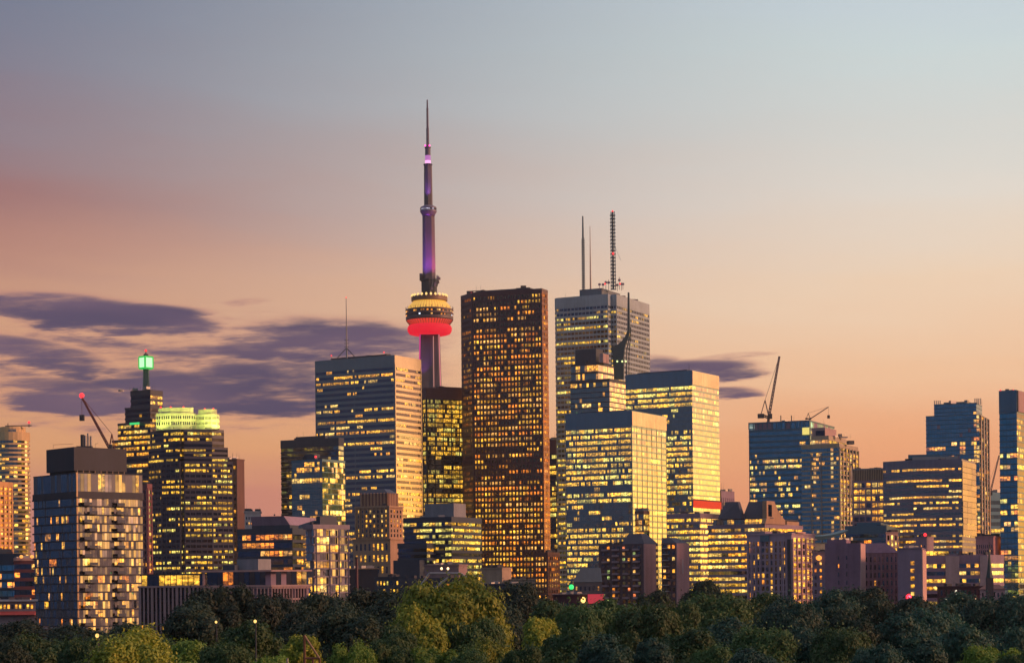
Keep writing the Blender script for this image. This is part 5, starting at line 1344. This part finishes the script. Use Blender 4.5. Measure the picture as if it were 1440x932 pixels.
# ------------------------------------------------------------------ right side, lower buildings
def right_low():
    rng = random.Random(31)
    # lilac apartments with rose side
    Y = 900; fp = corner(1050, 1113, 1146, 753, Y, 30); z = Z(1113, 751, Y); pitch = 9.0 / F * Y
    o = tower('apartment_block', 'lilac framed apartment block with rose balconied side', 'apartment block', fp)
    MB().prism(fp, 0, z).out('wall', wall_mat('lilac_brick', (.40, .28, .36), .85), o)
    MB().prism(offset(fp, .3), z, z + .7).out('roof_edge', MATS['lilac_brick'], o)
    ct = windows_on(o, fp, 3, 10, 10, z - 10 * pitch - 2.6, z - 2.6, .62, .7, rng, g_home, lambda r, c: .3 if r < 8 else .2, ORA + YEL, skip=lambda r, c: c in (9,))
    a, b, l3 = Vector(fp[0]), Vector(fp[1]), Vector(fp[3]); d = (b - a).normalized(); n = Vector((d.y, -d.x)); L = (b - a).length; ang = math.atan2(d.y, d.x)
    dl = (a - l3).normalized(); nl = Vector((dl.y, -dl.x)); LL = (a - l3).length; al = math.atan2(dl.y, dl.x)
    for f in (.02, .1, .2, .3, .52, .62, .72, .82): q = l3 + dl * LL * f + nl * .2; MB().box((q.x, q.y, z / 2 - 1.5), (.3, .3, z / 2 - 1.5), al).out('pilaster', MATS['lilac_brick'], o)
    q = l3 + dl * LL * .41 + nl * .15; MB().box((q.x, q.y, z - 1.6), (LL * .1, .25, 1.4), al).out('upper_panel', steel_blue, o)
    q = l3 + dl * LL * .945 + nl * .15; MB().box((q.x, q.y, z / 2 - 1), (LL * .035, .25, z / 2 - 1.2), al).out('recess_panel', dark_wall, o)
    windows_on(o, fp, 0, 11, 5, z - 11 * pitch - 1, z - 1, .55, .7, rng, g_home, .7, YEL, limit=100, count=[60])
    rose = wall_mat('sunlit_rose_precast', (.62, .36, .33), .8)  # sunset light on right-hand faces put into this paler pink
    for k in range(6): q = a + d * L * (.02 + .19 * k) + n * .25; MB().box((q.x, q.y, z / 2 - 1 - (k > 3) * 3), (.35, .35, z / 2 - 1 - (k > 3) * 3), ang).out('pilaster', rose, o)
    for r in range(11):
        q = a + d * L * .8 + n * .7; MB().box((q.x, q.y, z - 2 - r * pitch), (L * .18, .7, .18), ang).out('balcony', rose, o)
    pw = corner(1111, 1122, 1133, 749, Y + 3, 30); MB().prism(pw, z + .7, Z(1122, 747, Y)).out('penthouse', rose, o)
    # slender block with the orange lamp
    Y = 880; fp = chain([(1142, Y + 3), (1166, Y)], 777, 14); z = Z(1152, 777, Y)
    o = tower('apartment_block', 'slender violet block with a bright orange roof lamp and one column of lit windows', 'apartment block', fp)
    MB().prism(fp, 0, z).out('wall', purple_conc, o); MB().prism(offset(fp, .2), z, z + .4).out('roof_edge', purple_conc, o)
    windows_on(o, fp, 0, 7, 3, z - 25, z - 3, .4, .5, rng, g_home, lambda r, c: .95 if c == 1 else .1, ORA)
    p = P(1151.5, 784, Y - 1); MB().lathe((p.x, p.y), [(.3, p.z - 1.2), (1.3, p.z - .5), (1.3, p.z + .5), (.3, p.z + 1.2)], 10).out('lamp', emit_mat('orange_flood', (1, .34, .05, 1), 1.5), o)
    # curved roof hall
    Y = 980; x0, x1 = P(1141, 770, Y).x, P(1190, 770, Y).x; zl = Z(1160, 770, Y); zt = Z(1160, 749, Y)
    o = empty('exhibition_hall', ((x0 + x1) / 2, Y, 0), 'hall with swooping teal roof and cream wall', 'hall')
    MB().box(((x0 + x1) / 2, Y + 8, zl / 2 + 1), ((x1 - x0) / 2, 8, zl / 2 + 1)).out('wall', wall_mat('cream_render', (.6, .5, .34), .7), o)
    V = []; Fc = []; N = 12
    for k in range(N + 1):
        f = k / N; zz = zl + 1.5 + (zt - zl) * (.25 + .65 * f * f)
        for yy, dz in ((Y - 1.5, 0), (Y - 1.5, .5 + 2.2 * (1 - f)), (Y + 18, 1.2 + 2.4 * (1 - f)), (Y + 18, 0)): V.append((x0 - 1 + (x1 - x0 + 2) * f, yy, zz + dz))
    for k in range(N):
        for j in range(4): a_, b_ = k * 4 + j, k * 4 + (j + 1) % 4; Fc.append((a_, b_, b_ + 4, a_ + 4))
    Fc += [(0, 1, 2, 3), tuple(reversed(range(N * 4, N * 4 + 4)))]
    mesh('roof', V, Fc, teal_roof, o)
    # glassy block behind
    Y = 1040; fp = corner(1189, 1246, 1264, 740, Y, 16); z = Z(1246, 738, Y)
    o = tower('office_block', 'blue grey office block with strip windows above the brick slab', 'office block', fp)
    storeys(o, fp, 0, z, 9 / F * Y, .4, 2.0, g_blue, steel_blue, rng, dict(p=.12, cols=ORA, run=2, mask=lambda v, u, e: 4 if e == 0 else .8), top=3, off=.25)
    MB().prism(scale_fp(fp, .6), z, z + 2).out('penthouse', steel_blue, o)
    Y = 985; fp = chain([(1246, Y), (1263, Y + 2)], 750, 10); z = Z(1254, 749, Y)
    o = tower('apartment_block', 'narrow cream framed stair tower with a lit gold strip', 'apartment block', fp)
    MB().prism(fp, 0, z).out('wall', pink_stone, o); MB().prism(offset(fp, .25), z, z + .4).out('roof_edge', pink_stone, o)
    windows_on(o, fp, 0, 4, 3, z - 13, z - .8, .5, .8, rng, g_home, lambda r, c: .9 if c == 1 else .5, YEL)
    # plain violet slab
    Y = 770; fp = corner(1160, 1209.5, 1216, 764, Y, 16); z = Z(1209, 763, Y)
    o = tower('warehouse', 'plain violet windowless slab with a few tiny lit openings', 'warehouse', fp)
    slab = wall_mat('violet_brick', (.25, .145, .215), .9)
    MB().prism(fp, 0, z).out('wall', slab, o)
    MB().prism(offset(corner(1163, 1190, 1196, 763, Y + 2, 16), .0), z, z + 1.4).out('parapet', slab, o)
    windows_on(o, fp, 3, 5, 4, z - 20, z - 4, .13, .5, rng, g_home, lambda r, c: .5 if r in (1, 3) else .1, ORA, skip=lambda r, c: c in (0, 3))
    a, b = Vector(fp[0]), Vector(fp[1]); q = (a + b) / 2; d = (b - a).normalized(); n = Vector((d.y, -d.x)); q += n * .1
    MB().box((q.x, q.y, z / 2), ((b - a).length / 2, .15, z / 2 - .2), math.atan2(d.y, d.x)).out('end_wall', rose, o)  # lit side edge painted as a pale rose panel
    # brick grid
    Y = 800; fp = chain([(1214, Y + 4), (1264, Y)], 778, 18); z = Z(1240, 777, Y)
    o = tower('apartment_block', 'rose brick block with a grid of tall windows and violet roof', 'apartment block', fp)
    MB().prism(fp, 0, z).out('wall', wall_mat('rose_brick_grid', (.38, .19, .23), .85), o)
    windows_on(o, fp, 0, 6, 8, z - 20, z - 1, .45, .62, rng, g_home, .07, ORA)
    for k in range(9):
        a, b = fp[0], fp[1]; f = k / 8; MB().box((a[0] + (b[0] - a[0]) * f, a[1] + (b[1] - a[1]) * f - .2, z / 2), (.22, .2, z / 2 - .3)).out('pilaster', MATS['rose_brick_grid'], o)
    MB().hull([(p[0], p[1], z) for p in offset(fp, .3)], [(p[0], p[1], z + 4) for p in scale_fp(fp, .72, -3, 0)]).out('roof', slab, o)
    # violet stair block with column of lit windows
    Y = 760; fp = corner(1262, 1296, 1304, 772, Y, 14); z = Z(1296, 771, Y)
    o = tower('apartment_block', 'grey violet block with a single column of square lit windows', 'apartment block', fp)
    MB().prism(fp, 0, z).out('wall', purple_conc, o); MB().prism(offset(fp, .2), z, z + .4).out('roof_edge', purple_conc, o)
    windows_on(o, fp, 3, 7, 4, z - 24.5, z - 4, .75, .5, rng, g_home, lambda r, c: .97 if r < 5 else .2, YEL, skip=lambda r, c: c != 2)
    a, b = Vector(fp[0]), Vector(fp[1]); d = (b - a).normalized(); q = (a + b) / 2 + Vector((d.y, -d.x)) * .15
    MB().box((q.x, q.y, z / 2), ((b - a).length / 2, .2, z / 2 - .3), math.atan2(d.y, d.x)).out('end_wall', rose, o)
    # office with two rows of lit windows
    Y = 830; fp = chain([(1300, Y + 4), (1388, Y), (1411, Y + 10)], 782, 16); z = Z(1345, 780, Y)
    o = tower('office_block', 'long grey violet office with ribbon windows and blank grey panel', 'office block', fp)
    storeys(o, fp, 0, z, 10.5 / F * Y, .48, 1.7, g_blue, purple_conc, rng, dict(p=.5, cols=YEL, run=2, full=.2, none=.1, mask=lambda v, u, e: .75), top=2.2, off=.25)
    for x0, x1 in ((1329, 1348), (1377, 1388)):
        q0, q1 = P(x0, 790, Y + 1), P(x1, 790, Y + 1); MB().box(((q0.x + q1.x) / 2, Y + .2, z / 2), ((q1.x - q0.x) / 2, .6, z / 2 - .4)).out('blank_panel', wall_mat('grey_panel', (.24, .22, .27), .7), o)
    band('roof_terrace_glazing', chain([(1302, Y + 8), (1334, Y + 7)], 775, 5), z, z + 1.8, 1.5, rng, dict(p=.9, cols=YEL, run=4), 0, 1, [g_home], o)
    # rose tower behind it and the block with red beacon
    Y = 900; fp = chain([(1372, Y + 2), (1397, Y), (1409, Y + 10)], 756, 14); z = Z(1390, 755, Y)
    o = tower('apartment_block', 'rose brick block rising behind the church spire', 'apartment block', fp)
    MB().prism(fp, 0, z).out('wall', wall_mat('rose_brick_block', (.50, .23, .25), .85), o); MB().prism(offset(fp, .2), z, z + .5).out('roof_edge', MATS['rose_brick_block'], o)
    windows_on(o, fp, 0, 3, 8, z - 10, z - 3, .4, .7, rng, g_home, .1, ORA)
    Y = 960; fp = corner(1288, 1303, 1313, 756, Y, 30); z = Z(1303, 755, Y)
    o = tower('apartment_block', 'small violet cube building with a red roof beacon', 'apartment block', fp)
    MB().prism(fp, 0, z).out('wall', purple_conc, o); MB().prism(offset(fp, .2), z, z + .4).out('roof_edge', purple_conc, o)
    windows_on(o, fp, 3, 3, 3, z - 11, z - 3, .3, .4, rng, g_home, .2, ORA)
    p = P(1301, 751.5, Y + 3); MB().tube([(p.x, p.y, z), (p.x, p.y, p.z)], .15, 5).out('beacon_post', roof_dark, o); beacon(o, (p.x, p.y, p.z), .8)
    # church spire
    Y = 640; p = P(1392, 767, Y); zb = Z(1392, 812, Y); s = 4.0 / F * Y
    o = empty('church', (p.x, p.y, 0), 'dark slender church spire in front of the rose brick block', 'church')
    MB().box((p.x, p.y + s, zb / 2), (s * 1.1, s * 1.1, zb / 2)).out('bell_tower', dark_wall, o)
    MB().lathe((p.x, p.y + s), [(s * 1.25, zb), (s * .7, zb + (p.z - zb) * .3), (.08, p.z)], 8).out('spire', wall_mat('dark_copper', (.03, .06, .065), .6), o)
    MB().box((p.x, p.y + s, p.z + .5), (.08, .08, .7)).out('finial', roof_dark, o)
    nz = Z(1392, 842, Y)
    MB().box((p.x + 6, p.y + 4, 3), (6, 4, 3)).out('nave', dark_wall, o)
    Y = 680; fp = chain([(1378, Y + 2), (1413, Y)], 829, 14); z = Z(1400, 828, Y)
    o = tower('house', 'low pink rendered house beside the church spire', 'house', fp)
    MB().prism(fp, 0, z).out('wall', wall_mat('pink_render', (.6, .32, .33), .8), o)
    MB().hull([(q[0], q[1], z) for q in offset(fp, .4)], [(q[0], q[1], z + 1.6) for q in scale_fp(fp, .55)]).out('roof', brown_brick, o)
    windows_on(o, fp, 0, 2, 6, z - 6, z - .5, .35, .5, rng, g_home, .3, ORA)
    # maroon row
    Y = 700; fp = chain([(1318, Y + 2), (1384, Y)], 826, 14); z = Z(1350, 825, Y)
    o = tower('row_house', 'low maroon row with small lit doors under the long office', 'house', fp)
    MB().prism(fp, 0, z).out('wall', maroon, o); MB().prism(offset(fp, .3), z, z + .4).out('roof_edge', red_granite, o)
    windows_on(o, fp, 0, 2, 9, z - 6.5, z - .4, .4, .6, rng, g_home, .3, [(.9, .8, .6), (1, .6, .3)])
    # red lamp on a pole
    Y = 420; p = P(1278, 839, Y)
    o = empty('warning_light', (p.x, p.y, 0), 'bright red warning light on a pole above the dark trees', 'warning light')
    MB().tube([(p.x, p.y, ground_z(p.x, p.y)), (p.x, p.y, p.z - .3)], .13, 6).out('pole', steel_grey, o)
    MB().lathe((p.x, p.y), [(.2, p.z - .7), (.62, p.z - .3), (.62, p.z + .3), (.2, p.z + .7)], 10).out('lamp', emit_mat('bright_red_lamp', (1, .015, .025, 1), 1.6), o)
    ld = bpy.data.lights.new('red_light', 'POINT'); lo = bpy.data.objects.new('red_light', ld); COL.objects.link(lo); ld.energy = 2500; ld.color = (1, .05, .1); ld.shadow_soft_size = .4
    lo.location = (0, -1.2, p.z); lo.parent = o
right_low()

# ------------------------------------------------------------------ trees
def leaf_mat(name, a, b, c):
    m, t, bs = principled(name)
    oc = t.node('ShaderNodeTexCoord').outputs['Object']
    oi = t.node('ShaderNodeObjectInfo')
    n1 = t.noise(t.vm('ADD', oc, oi.outputs['Location']), 0.35, 3, .6); n2 = t.noise(oc, 3.0, 2, .6)
    v = t.m('ADD', t.m('MULTIPLY', n1, .6), t.m('MULTIPLY', n2, .4))
    col = t.ramp(v, [(.36, a), (.5, b), (.64, c)])
    k = t.smooth(oi.outputs['Random'], 0, 1, .75, 1.25)
    col = t.vm('SCALE', col, scale=k)
    t.l.new(col, bs.inputs['Base Color']); bs.inputs['Roughness'].default_value = .6
    tr = t.node('ShaderNodeBsdfTranslucent'); t.l.new(col, tr.inputs[0])
    mx = t.node('ShaderNodeMixShader'); mx.inputs[0].default_value = .3
    t.l.new(bs.outputs[0], mx.inputs[1]); t.l.new(tr.outputs[0], mx.inputs[2]); t.l.new(mx.outputs[0], t.n['Material Output'].inputs[0])
    return m
LEAF = {
    'dark': leaf_mat('shaded_dark_leaves', (0.012, 0.028, 0.020, 1), (0.020, 0.044, 0.026, 1), (0.038, 0.063, 0.029, 1)),  # shade over the middle trees put into a darker leaf colour
    'green': leaf_mat('green_leaves', (0.029, 0.075, 0.022, 1), (0.055, 0.114, 0.030, 1), (0.091, 0.148, 0.042, 1)),
    'teal': leaf_mat('bluish_leaves', (0.014, 0.059, 0.048, 1), (0.028, 0.091, 0.065, 1), (0.049, 0.118, 0.062, 1)),
    'gold': leaf_mat('yellowing_lamplit_leaves', (0.105, 0.161, 0.020, 1), (0.257, 0.293, 0.028, 1), (0.444, 0.403, 0.039, 1)),  # autumn yellow, with lamp glow also put into the leaf colour
    'lime': leaf_mat('lime_leaves', (0.069, 0.143, 0.019, 1), (0.152, 0.247, 0.030, 1), (0.259, 0.343, 0.048, 1)),
}
BARK = wall_mat('bark', (.06, .045, .035), .9)
def crown_mesh(seed, R_, H, nl, leaf, droop=0.0):
    """leafy crown of ragged lobes; returns verts, faces, lobe centres. base at z=0, radius R_, height H"""
    rng = random.Random(seed); lobes = []
    for i in range(nl):
        w = rng.random() * 2 * math.pi; h = rng.random() ** .8
        rad = R_ * (.25 + .75 * math.sqrt(rng.random())) * math.sqrt(max(.05, 1 - (abs(h - .38) / .66) ** 2))
        rad *= rng.uniform(.75, 1.15); lobes.append((Vector((math.cos(w) * rad * .85, math.sin(w) * rad * .85, H * (.12 + .78 * h))), R_ * rng.choice((.16, .2, .24, .3, .38, .42)) * rng.uniform(.9, 1.1)))
    V = []; Fc = []
    for c, r in lobes:
        n = int(1500 * (r / (R_ * .28)) ** 2)
        for _ in range(n):
            d = Vector((rng.gauss(0, 1), rng.gauss(0, 1), rng.gauss(0, 1) * .9 + .25)).normalized()
            q = r * (.62 + .5 * rng.random() ** .7) * (1.0 if rng.random() < .86 else rng.uniform(1.05, 1.4))
            f = mnoise.noise(d * 2.3 + c) * .35 + 1
            p = c + Vector((d.x * q * f, d.y * q * f, d.z * q * f * .85 - droop * rng.random() * r))
            nrm = (d + Vector((rng.gauss(0, .45), rng.gauss(0, .45), rng.gauss(0, .45) + .2))).normalized()
            t = nrm.orthogonal().normalized(); t = Matrix.Rotation(rng.random() * 6.28, 3, nrm) @ t
            b = nrm.cross(t); s = leaf * rng.uniform(.6, 1.35); k = len(V)
            V += [tuple(p - t * s), tuple(p + b * s * .45), tuple(p + t * s), tuple(p - b * s * .45 - nrm * s * .2)]
            Fc.append((k, k + 1, k + 2, k + 3))
    return V, Fc, lobes
def trunk_mesh(seed, H, lobes, R_):
    rng = random.Random(seed); m = MB()
    top = H * .75
    pts = [(0, 0, -1.0), (rng.uniform(-.1, .1), rng.uniform(-.1, .1), H * .25), (rng.uniform(-.3, .3), rng.uniform(-.3, .3), H * .5), (rng.uniform(-.4, .4), 0, top)]
    m.tube(pts, [.42, .34, .24, .08], 7)
    for c, r in sorted(lobes, key=lambda q: -q[1])[:9]:
        z0 = H * rng.uniform(.28, .5); e = c + Vector((0, 0, H * .3)) if False else c
        mid = Vector((e.x * .45, e.y * .45, z0 + (e.z - z0) * .35)); m.tube([(0, 0, z0), mid, e], [.16, .11, .04], 5)
    return m
TREEPROTO = {}
def tree_proto(kind, shape):
    key = (kind, shape)
    if key in TREEPROTO: return TREEPROTO[key]
    R_, H, zb, nl, leaf, droop = {'round': (4.6, 8.2, 4.0, 26, .21, 0), 'broad': (5.6, 7.6, 4.5, 32, .22, .1), 'tall': (3.4, 10.5, 3.5, 28, .20, .0), 'willow': (5.0, 8.0, 3.5, 26, .20, .9)}[shape]
    seed = (sum(map(ord, kind)) * 7 + sum(map(ord, shape))) % 991
    V, Fc, lobes = crown_mesh(seed, R_, H, nl, leaf, droop)
    V = [(x, y, z + zb) for x, y, z in V]
    lobes = [(c + Vector((0, 0, zb)), r) for c, r in lobes]
    me = bpy.data.meshes.new('crown'); me.from_pydata(V, [], Fc); me.materials.append(LEAF[kind])
    tm = trunk_mesh(seed, H + zb, lobes, R_); mt = bpy.data.meshes.new('trunk'); mt.from_pydata(tm.V, [], tm.F); mt.materials.append(BARK)
    TREEPROTO[key] = (me, mt, R_, H + zb); return TREEPROTO[key]
KIND_WORDS = {'dark': 'very dark leafy tree', 'green': 'mid green leafy tree', 'teal': 'bluish green leafy tree', 'gold': 'yellowing lamplit golden leafy tree', 'lime': 'bright lime green leafy tree'}
def tree(px, yt, Y, wpx, kind, shape, label, seed):
    me, mt, R_, H = tree_proto(kind, shape); rng = random.Random(seed)
    p = P(px, yt, Y); gz = ground_z(p.x, p.y)
    o = empty('leafy_tree', (p.x, p.y, gz), label, 'tree', 'trees in the park below the skyline')
    s = wpx / F * Y / (2 * R_); hz = (p.z - gz) / (H * 1.0)
    for nm, d in (('trunk', mt), ('crown', me)):
        c = bpy.data.objects.new(nm, d); COL.objects.link(c); c.parent = o
        c.scale = (s, s, hz); c.rotation_euler = (0, 0, rng.random() * 6.28) if nm == 'crown' else (0, 0, 0)
        if nm == 'crown': rz = c.rotation_euler[2]
    for c in o.children: c.rotation_euler = (0, 0, rz)
    return o
TREES = [  # pixel column, top row, distance, crown width in pixels, foliage, shape, where
    (190, 886, 150, 150, 'gold', 'willow', 'drooping golden green tree in the lower corner before the condominium'),  # glow in the lower corner put into golden foliage
    (60, 897, 185, 120, 'green', 'round', 'green tree in front of the low podium, left of the drooping golden one'),
    (-8, 903, 170, 90, 'dark', 'round', 'dark tree cut by the lower left picture corner'),
    (120, 905, 160, 90, 'green', 'broad', 'small green tree touching the drooping golden one, on its left'),
    (270, 890, 165, 110, 'lime', 'round', 'lime green tree just right of the drooping golden one'),
    (325, 828, 300, 120, 'dark', 'broad', 'big dark tree rising before the pink mid-rise'),
    (265, 858, 290, 110, 'dark', 'round', 'dark tree under the pale columns of the pink mid-rise'),
    (190, 880, 280, 130, 'dark', 'broad', 'low dark tree at the foot of the glass condominium'),
    (110, 888, 300, 120, 'dark', 'round', 'dark tree before the condominium corner'),
    (345, 880, 190, 120, 'green', 'round', 'mid green tree below the big dark one at the pink mid-rise'),
    (385, 850, 320, 100, 'dark', 'round', 'dark tree covering the end of the pink mid-rise'),
    (425, 893, 150, 66, 'gold', 'tall', 'small yellow tree behind the wooden frame'),
    (372, 915, 140, 80, 'lime', 'round', 'lime tree at the bottom edge left of the wooden frame'),
    (455, 838, 330, 120, 'dark', 'broad', 'black green tree below the violet balcony condominium'),
    (520, 832, 340, 130, 'dark', 'broad', 'black green tree in front of the brick flue'),
    (480, 868, 230, 120, 'dark', 'round', 'dark round tree above the wooden frame'),
    (560, 850, 300, 110, 'dark', 'round', 'dark tree in the shade left of the big golden tree'),
    (498, 903, 145, 80, 'lime', 'willow', 'lime tree at the bottom edge right of the wooden frame'),
    (545, 908, 150, 70, 'green', 'round', 'green tree at the bottom edge under the dark hollow'),
    (590, 862, 205, 90, 'gold', 'round', 'golden lower limb tree at the side of the tall yellow green tree'),
    (630, 821, 215, 150, 'gold', 'broad', 'tallest yellow green tree in the middle of the park'),
    (675, 842, 240, 85, 'lime', 'round', 'lime tree leaning on the tallest yellow green tree'),
    (610, 902, 150, 80, 'lime', 'round', 'lime tree at the bottom edge under the tallest yellow green tree'),
    (560, 885, 190, 90, 'green', 'round', 'green tree below the golden lower limb tree'),
    (690, 905, 145, 80, 'gold', 'round', 'golden tree at the bottom edge beside the lone amber one'),
    (742, 824, 330, 110, 'dark', 'broad', 'black green tree under the granite tower'),
    (705, 866, 230, 100, 'dark', 'round', 'dark tree between the tall yellow green and the lone amber trees'),
    (757, 868, 190, 76, 'gold', 'tall', 'lone amber tree standing among dark ones'),
    (790, 850, 300, 110, 'green', 'round', 'green tree below the maroon shop'),
    (735, 912, 140, 70, 'green', 'round', 'green tree at the bottom edge under the lone amber tree'),
    (825, 862, 230, 100, 'green', 'broad', 'green tree below the red billboard'),
    (868, 848, 290, 100, 'green', 'round', 'green tree below the brick apartments with hipped roof'),
    (905, 862, 230, 110, 'green', 'broad', 'broad green tree below the rose end wall'),
    (922, 838, 420, 60, 'dark', 'round', 'small dark tree at the foot of the rose end wall'),
    (860, 900, 160, 100, 'teal', 'round', 'bluish tree at the bottom edge under the broad green one'),
    (950, 852, 260, 90, 'green', 'round', 'green tree below the slim brick block'),
    (995, 826, 380, 76, 'dark', 'round', 'dark tree top poking before the lilac banded office base'),
    (1010, 846, 280, 110, 'green', 'broad', 'green tree under the gabled office'),
    (1060, 840, 300, 120, 'green', 'round', 'green tree at the foot of the lilac framed apartments'),
    (1110, 848, 260, 110, 'teal', 'broad', 'bluish tree below the rose balconied side'),
    (965, 890, 170, 120, 'green', 'round', 'green tree at the bottom edge below the slim brick block'),
    (1030, 878, 200, 110, 'teal', 'round', 'bluish tree below the gabled office, nearer row'),
    (1080, 892, 170, 110, 'green', 'broad', 'green tree at the bottom edge below the lilac framed apartments'),
    (1162, 838, 310, 96, 'teal', 'round', 'dark bluish tree before the plain violet slab'),
    (1226, 830, 330, 110, 'dark', 'broad', 'dark tree below the rose brick grid'),
    (1290, 850, 320, 100, 'dark', 'round', 'dark tree under the red warning light'),
    (1190, 872, 200, 90, 'dark', 'round', 'dark tree in the hollow before the plain violet slab'),
    (1145, 890, 170, 110, 'teal', 'broad', 'bluish tree at the bottom edge before the dark hollow'),
    (1190, 893, 150, 100, 'green', 'broad', 'green round tree at the bottom edge below the violet slab'),
    (1255, 872, 200, 110, 'teal', 'round', 'bluish tree below the rose brick grid, nearer row'),
    (1315, 864, 240, 110, 'teal', 'broad', 'bluish tree below the long office'),
    (1345, 840, 330, 100, 'teal', 'round', 'bluish tree before the maroon row'),
    (1400, 842, 310, 110, 'teal', 'broad', 'bluish tree below the church spire'),
    (1450, 846, 300, 100, 'teal', 'round', 'bluish tree at the right picture edge'),
    (1285, 900, 155, 110, 'teal', 'round', 'bluish tree at the bottom edge below the warning light'),
    (1345, 888, 180, 110, 'teal', 'round', 'bluish tree between the bottom edge and the maroon row'),
    (1395, 900, 145, 90, 'lime', 'round', 'lime tree in the lower right corner'),
    (1440, 884, 190, 110, 'teal', 'broad', 'bluish tree above the lower right corner'),
    (1435, 918, 140, 70, 'green', 'round', 'green tree cut by the lower right picture corner'),
    (660, 880, 210, 110, 'green', 'broad', 'green tree at the foot of the tallest yellow green tree'),
    (430, 870, 260, 110, 'dark', 'round', 'dark tree filling the hollow behind the wooden frame'),
    (800, 890, 175, 110, 'green', 'round', 'green tree beside the lone amber one at the bottom'),
    (910, 905, 150, 90, 'teal', 'round', 'bluish tree at the bottom edge under the rose end wall'),
    (1000, 912, 150, 90, 'green', 'round', 'green tree at the bottom edge under the gabled office'),
    (30, 880, 330, 110, 'dark', 'round', 'dark tree behind the low podium corner'),
    (230, 905, 175, 80, 'green', 'round', 'green tree overlapping the drooping golden one, behind it'),
    (310, 912, 140, 90, 'green', 'broad', 'green tree at the bottom edge below the pink mid-rise'),
    (650, 916, 140, 80, 'green', 'willow', 'green drooping tree at the bottom edge beside the lime one'),
    (1235, 912, 140, 90, 'teal', 'broad', 'bluish tree at the bottom edge below the brick grid'),
    (1060, 918, 140, 90, 'teal', 'round', 'bluish tree at the bottom edge below the green one'),
]
for i, (px, yt, Y, w, kind, shape, lab) in enumerate(TREES): tree(px, yt, Y, w, kind, shape, lab, i)

# ------------------------------------------------------------------ wooden frame in the park, street lamps
def park_frame():
    Y = 126; a = P(428, 893, Y); gz = ground_z(a.x, a.y); rust = wall_mat('rusty_timber', (.16, .075, .045), .85)
    o = empty('climbing_frame', (a.x, a.y, gz), 'rust brown timber post frame with slanting brace among the trees', 'climbing frame')
    b = P(449, 925, Y); c = P(428.5, 925, Y)
    MB().tube([(a.x, a.y, gz - .3), (a.x, a.y, a.z)], .085, 6).out('post', rust, o)
    MB().tube([a, b], .07, 6).out('brace', wall_mat('weathered_timber', (.3, .2, .13), .85), o)
    MB().tube([c, b], .07, 6).out('crossbar', rust, o)
    for px in (440, 449.5): q = P(px, 925, Y); MB().tube([(q.x, q.y, gz - .3), (q.x, q.y, q.z)], .07, 6).out('post', rust, o)
    q = P(404, 925, Y); MB().tube([(q.x, q.y, gz - .3), (q.x, q.y, q.z)], .07, 6).out('post', steel_grey, o)
park_frame()
warm = emit_mat('street_lamp_bulb', (1, .58, .16, 1), 1.6)
for px, py, Y, lab in ((304, 874, 240, 'small street lamp glowing in the big dark tree before the pink mid-rise'), (359, 873, 185, 'small street lamp glowing at the edge of the mid green tree'),
                       (498, 838, 420, 'street lamp glowing at the foot of the brick flue'), (137, 893, 155, 'small street lamp glowing before the condominium corner'), (734, 838, 325, 'street lamp glowing in the black green tree under the granite tower')):
    p = P(px, py, Y); gz = ground_z(p.x, p.y)
    o = empty('street_lamp', (p.x, p.y, gz), lab, 'street lamp', 'street lamps among the park trees')
    MB().tube([(p.x, p.y + .3, gz - .3), (p.x, p.y + .3, p.z)], [.1, .06], 6).out('pole', roof_dark, o)
    MB().lathe((p.x, p.y - .1), [(.06, p.z - .16), (.14, p.z - .07), (.14, p.z + .08), (.04, p.z + .15)], 8).out('lantern', warm, o)
def roof_clutter():
    rng = random.Random(77)
    for o, fp in FPS:
        zs = []; tops = ('roof_edge', 'parapet', 'spandrel', 'wall', 'upper_roof_edge')
        for c in o.children:
            if c.type == 'MESH' and c.name.split('.')[0] in tops and c.data.vertices:
                zs.append(max(v.co.z for v in c.data.vertices) + o.location.z)
        if not zs or any(c.name.startswith('crown_drum') for c in o.children): continue
        z = max(zs); Yd = fp[0][1]
        k = Yd / F
        n = 5 if Yd < 1200 else 4
        roof_units(o, fp, z, rng, n, rng.choice((roof_dark, steel_grey, dark_wall)), (4.5 * k, 3 * k, 1.5 * k))
        q = scale_fp(fp, .8)
        for i in range(rng.randint(2, 4)):
            e = rng.choice([j for j in range(len(fp)) if facing(fp[j], fp[(j + 1) % len(fp)])]); f = rng.random()
            a, b = q[e], q[(e + 1) % len(q)]; x, y = a[0] + (b[0] - a[0]) * f, a[1] + (b[1] - a[1]) * f; h = k * rng.uniform(5, 12)
            MB().tube([(x, y, z - .1), (x, y, z + h)], [.22 * k, .1 * k], 4).out('antenna', roof_dark, o)
roof_clutter()
for o in bpy.data.objects:
    if 'loc' in o: del o['loc']

def haze():
    m = bpy.data.materials.new('haze'); m.use_nodes = True; t = NT(m.node_tree); t.n.remove(t.n['Principled BSDF'])
    v = t.node('ShaderNodeVolumePrincipled'); v.inputs['Color'].default_value = (.9, .86, .86, 1); v.inputs['Density'].default_value = HAZE; v.inputs['Anisotropy'].default_value = .2
    t.l.new(v.outputs[0], t.n['Material Output'].inputs['Volume'])
    b = MB().box((100, 1200, 300), (1300, 1400, 301))
    tag(mesh('haze', b.V, b.F, m), kind='stuff')
if HAZE: haze()
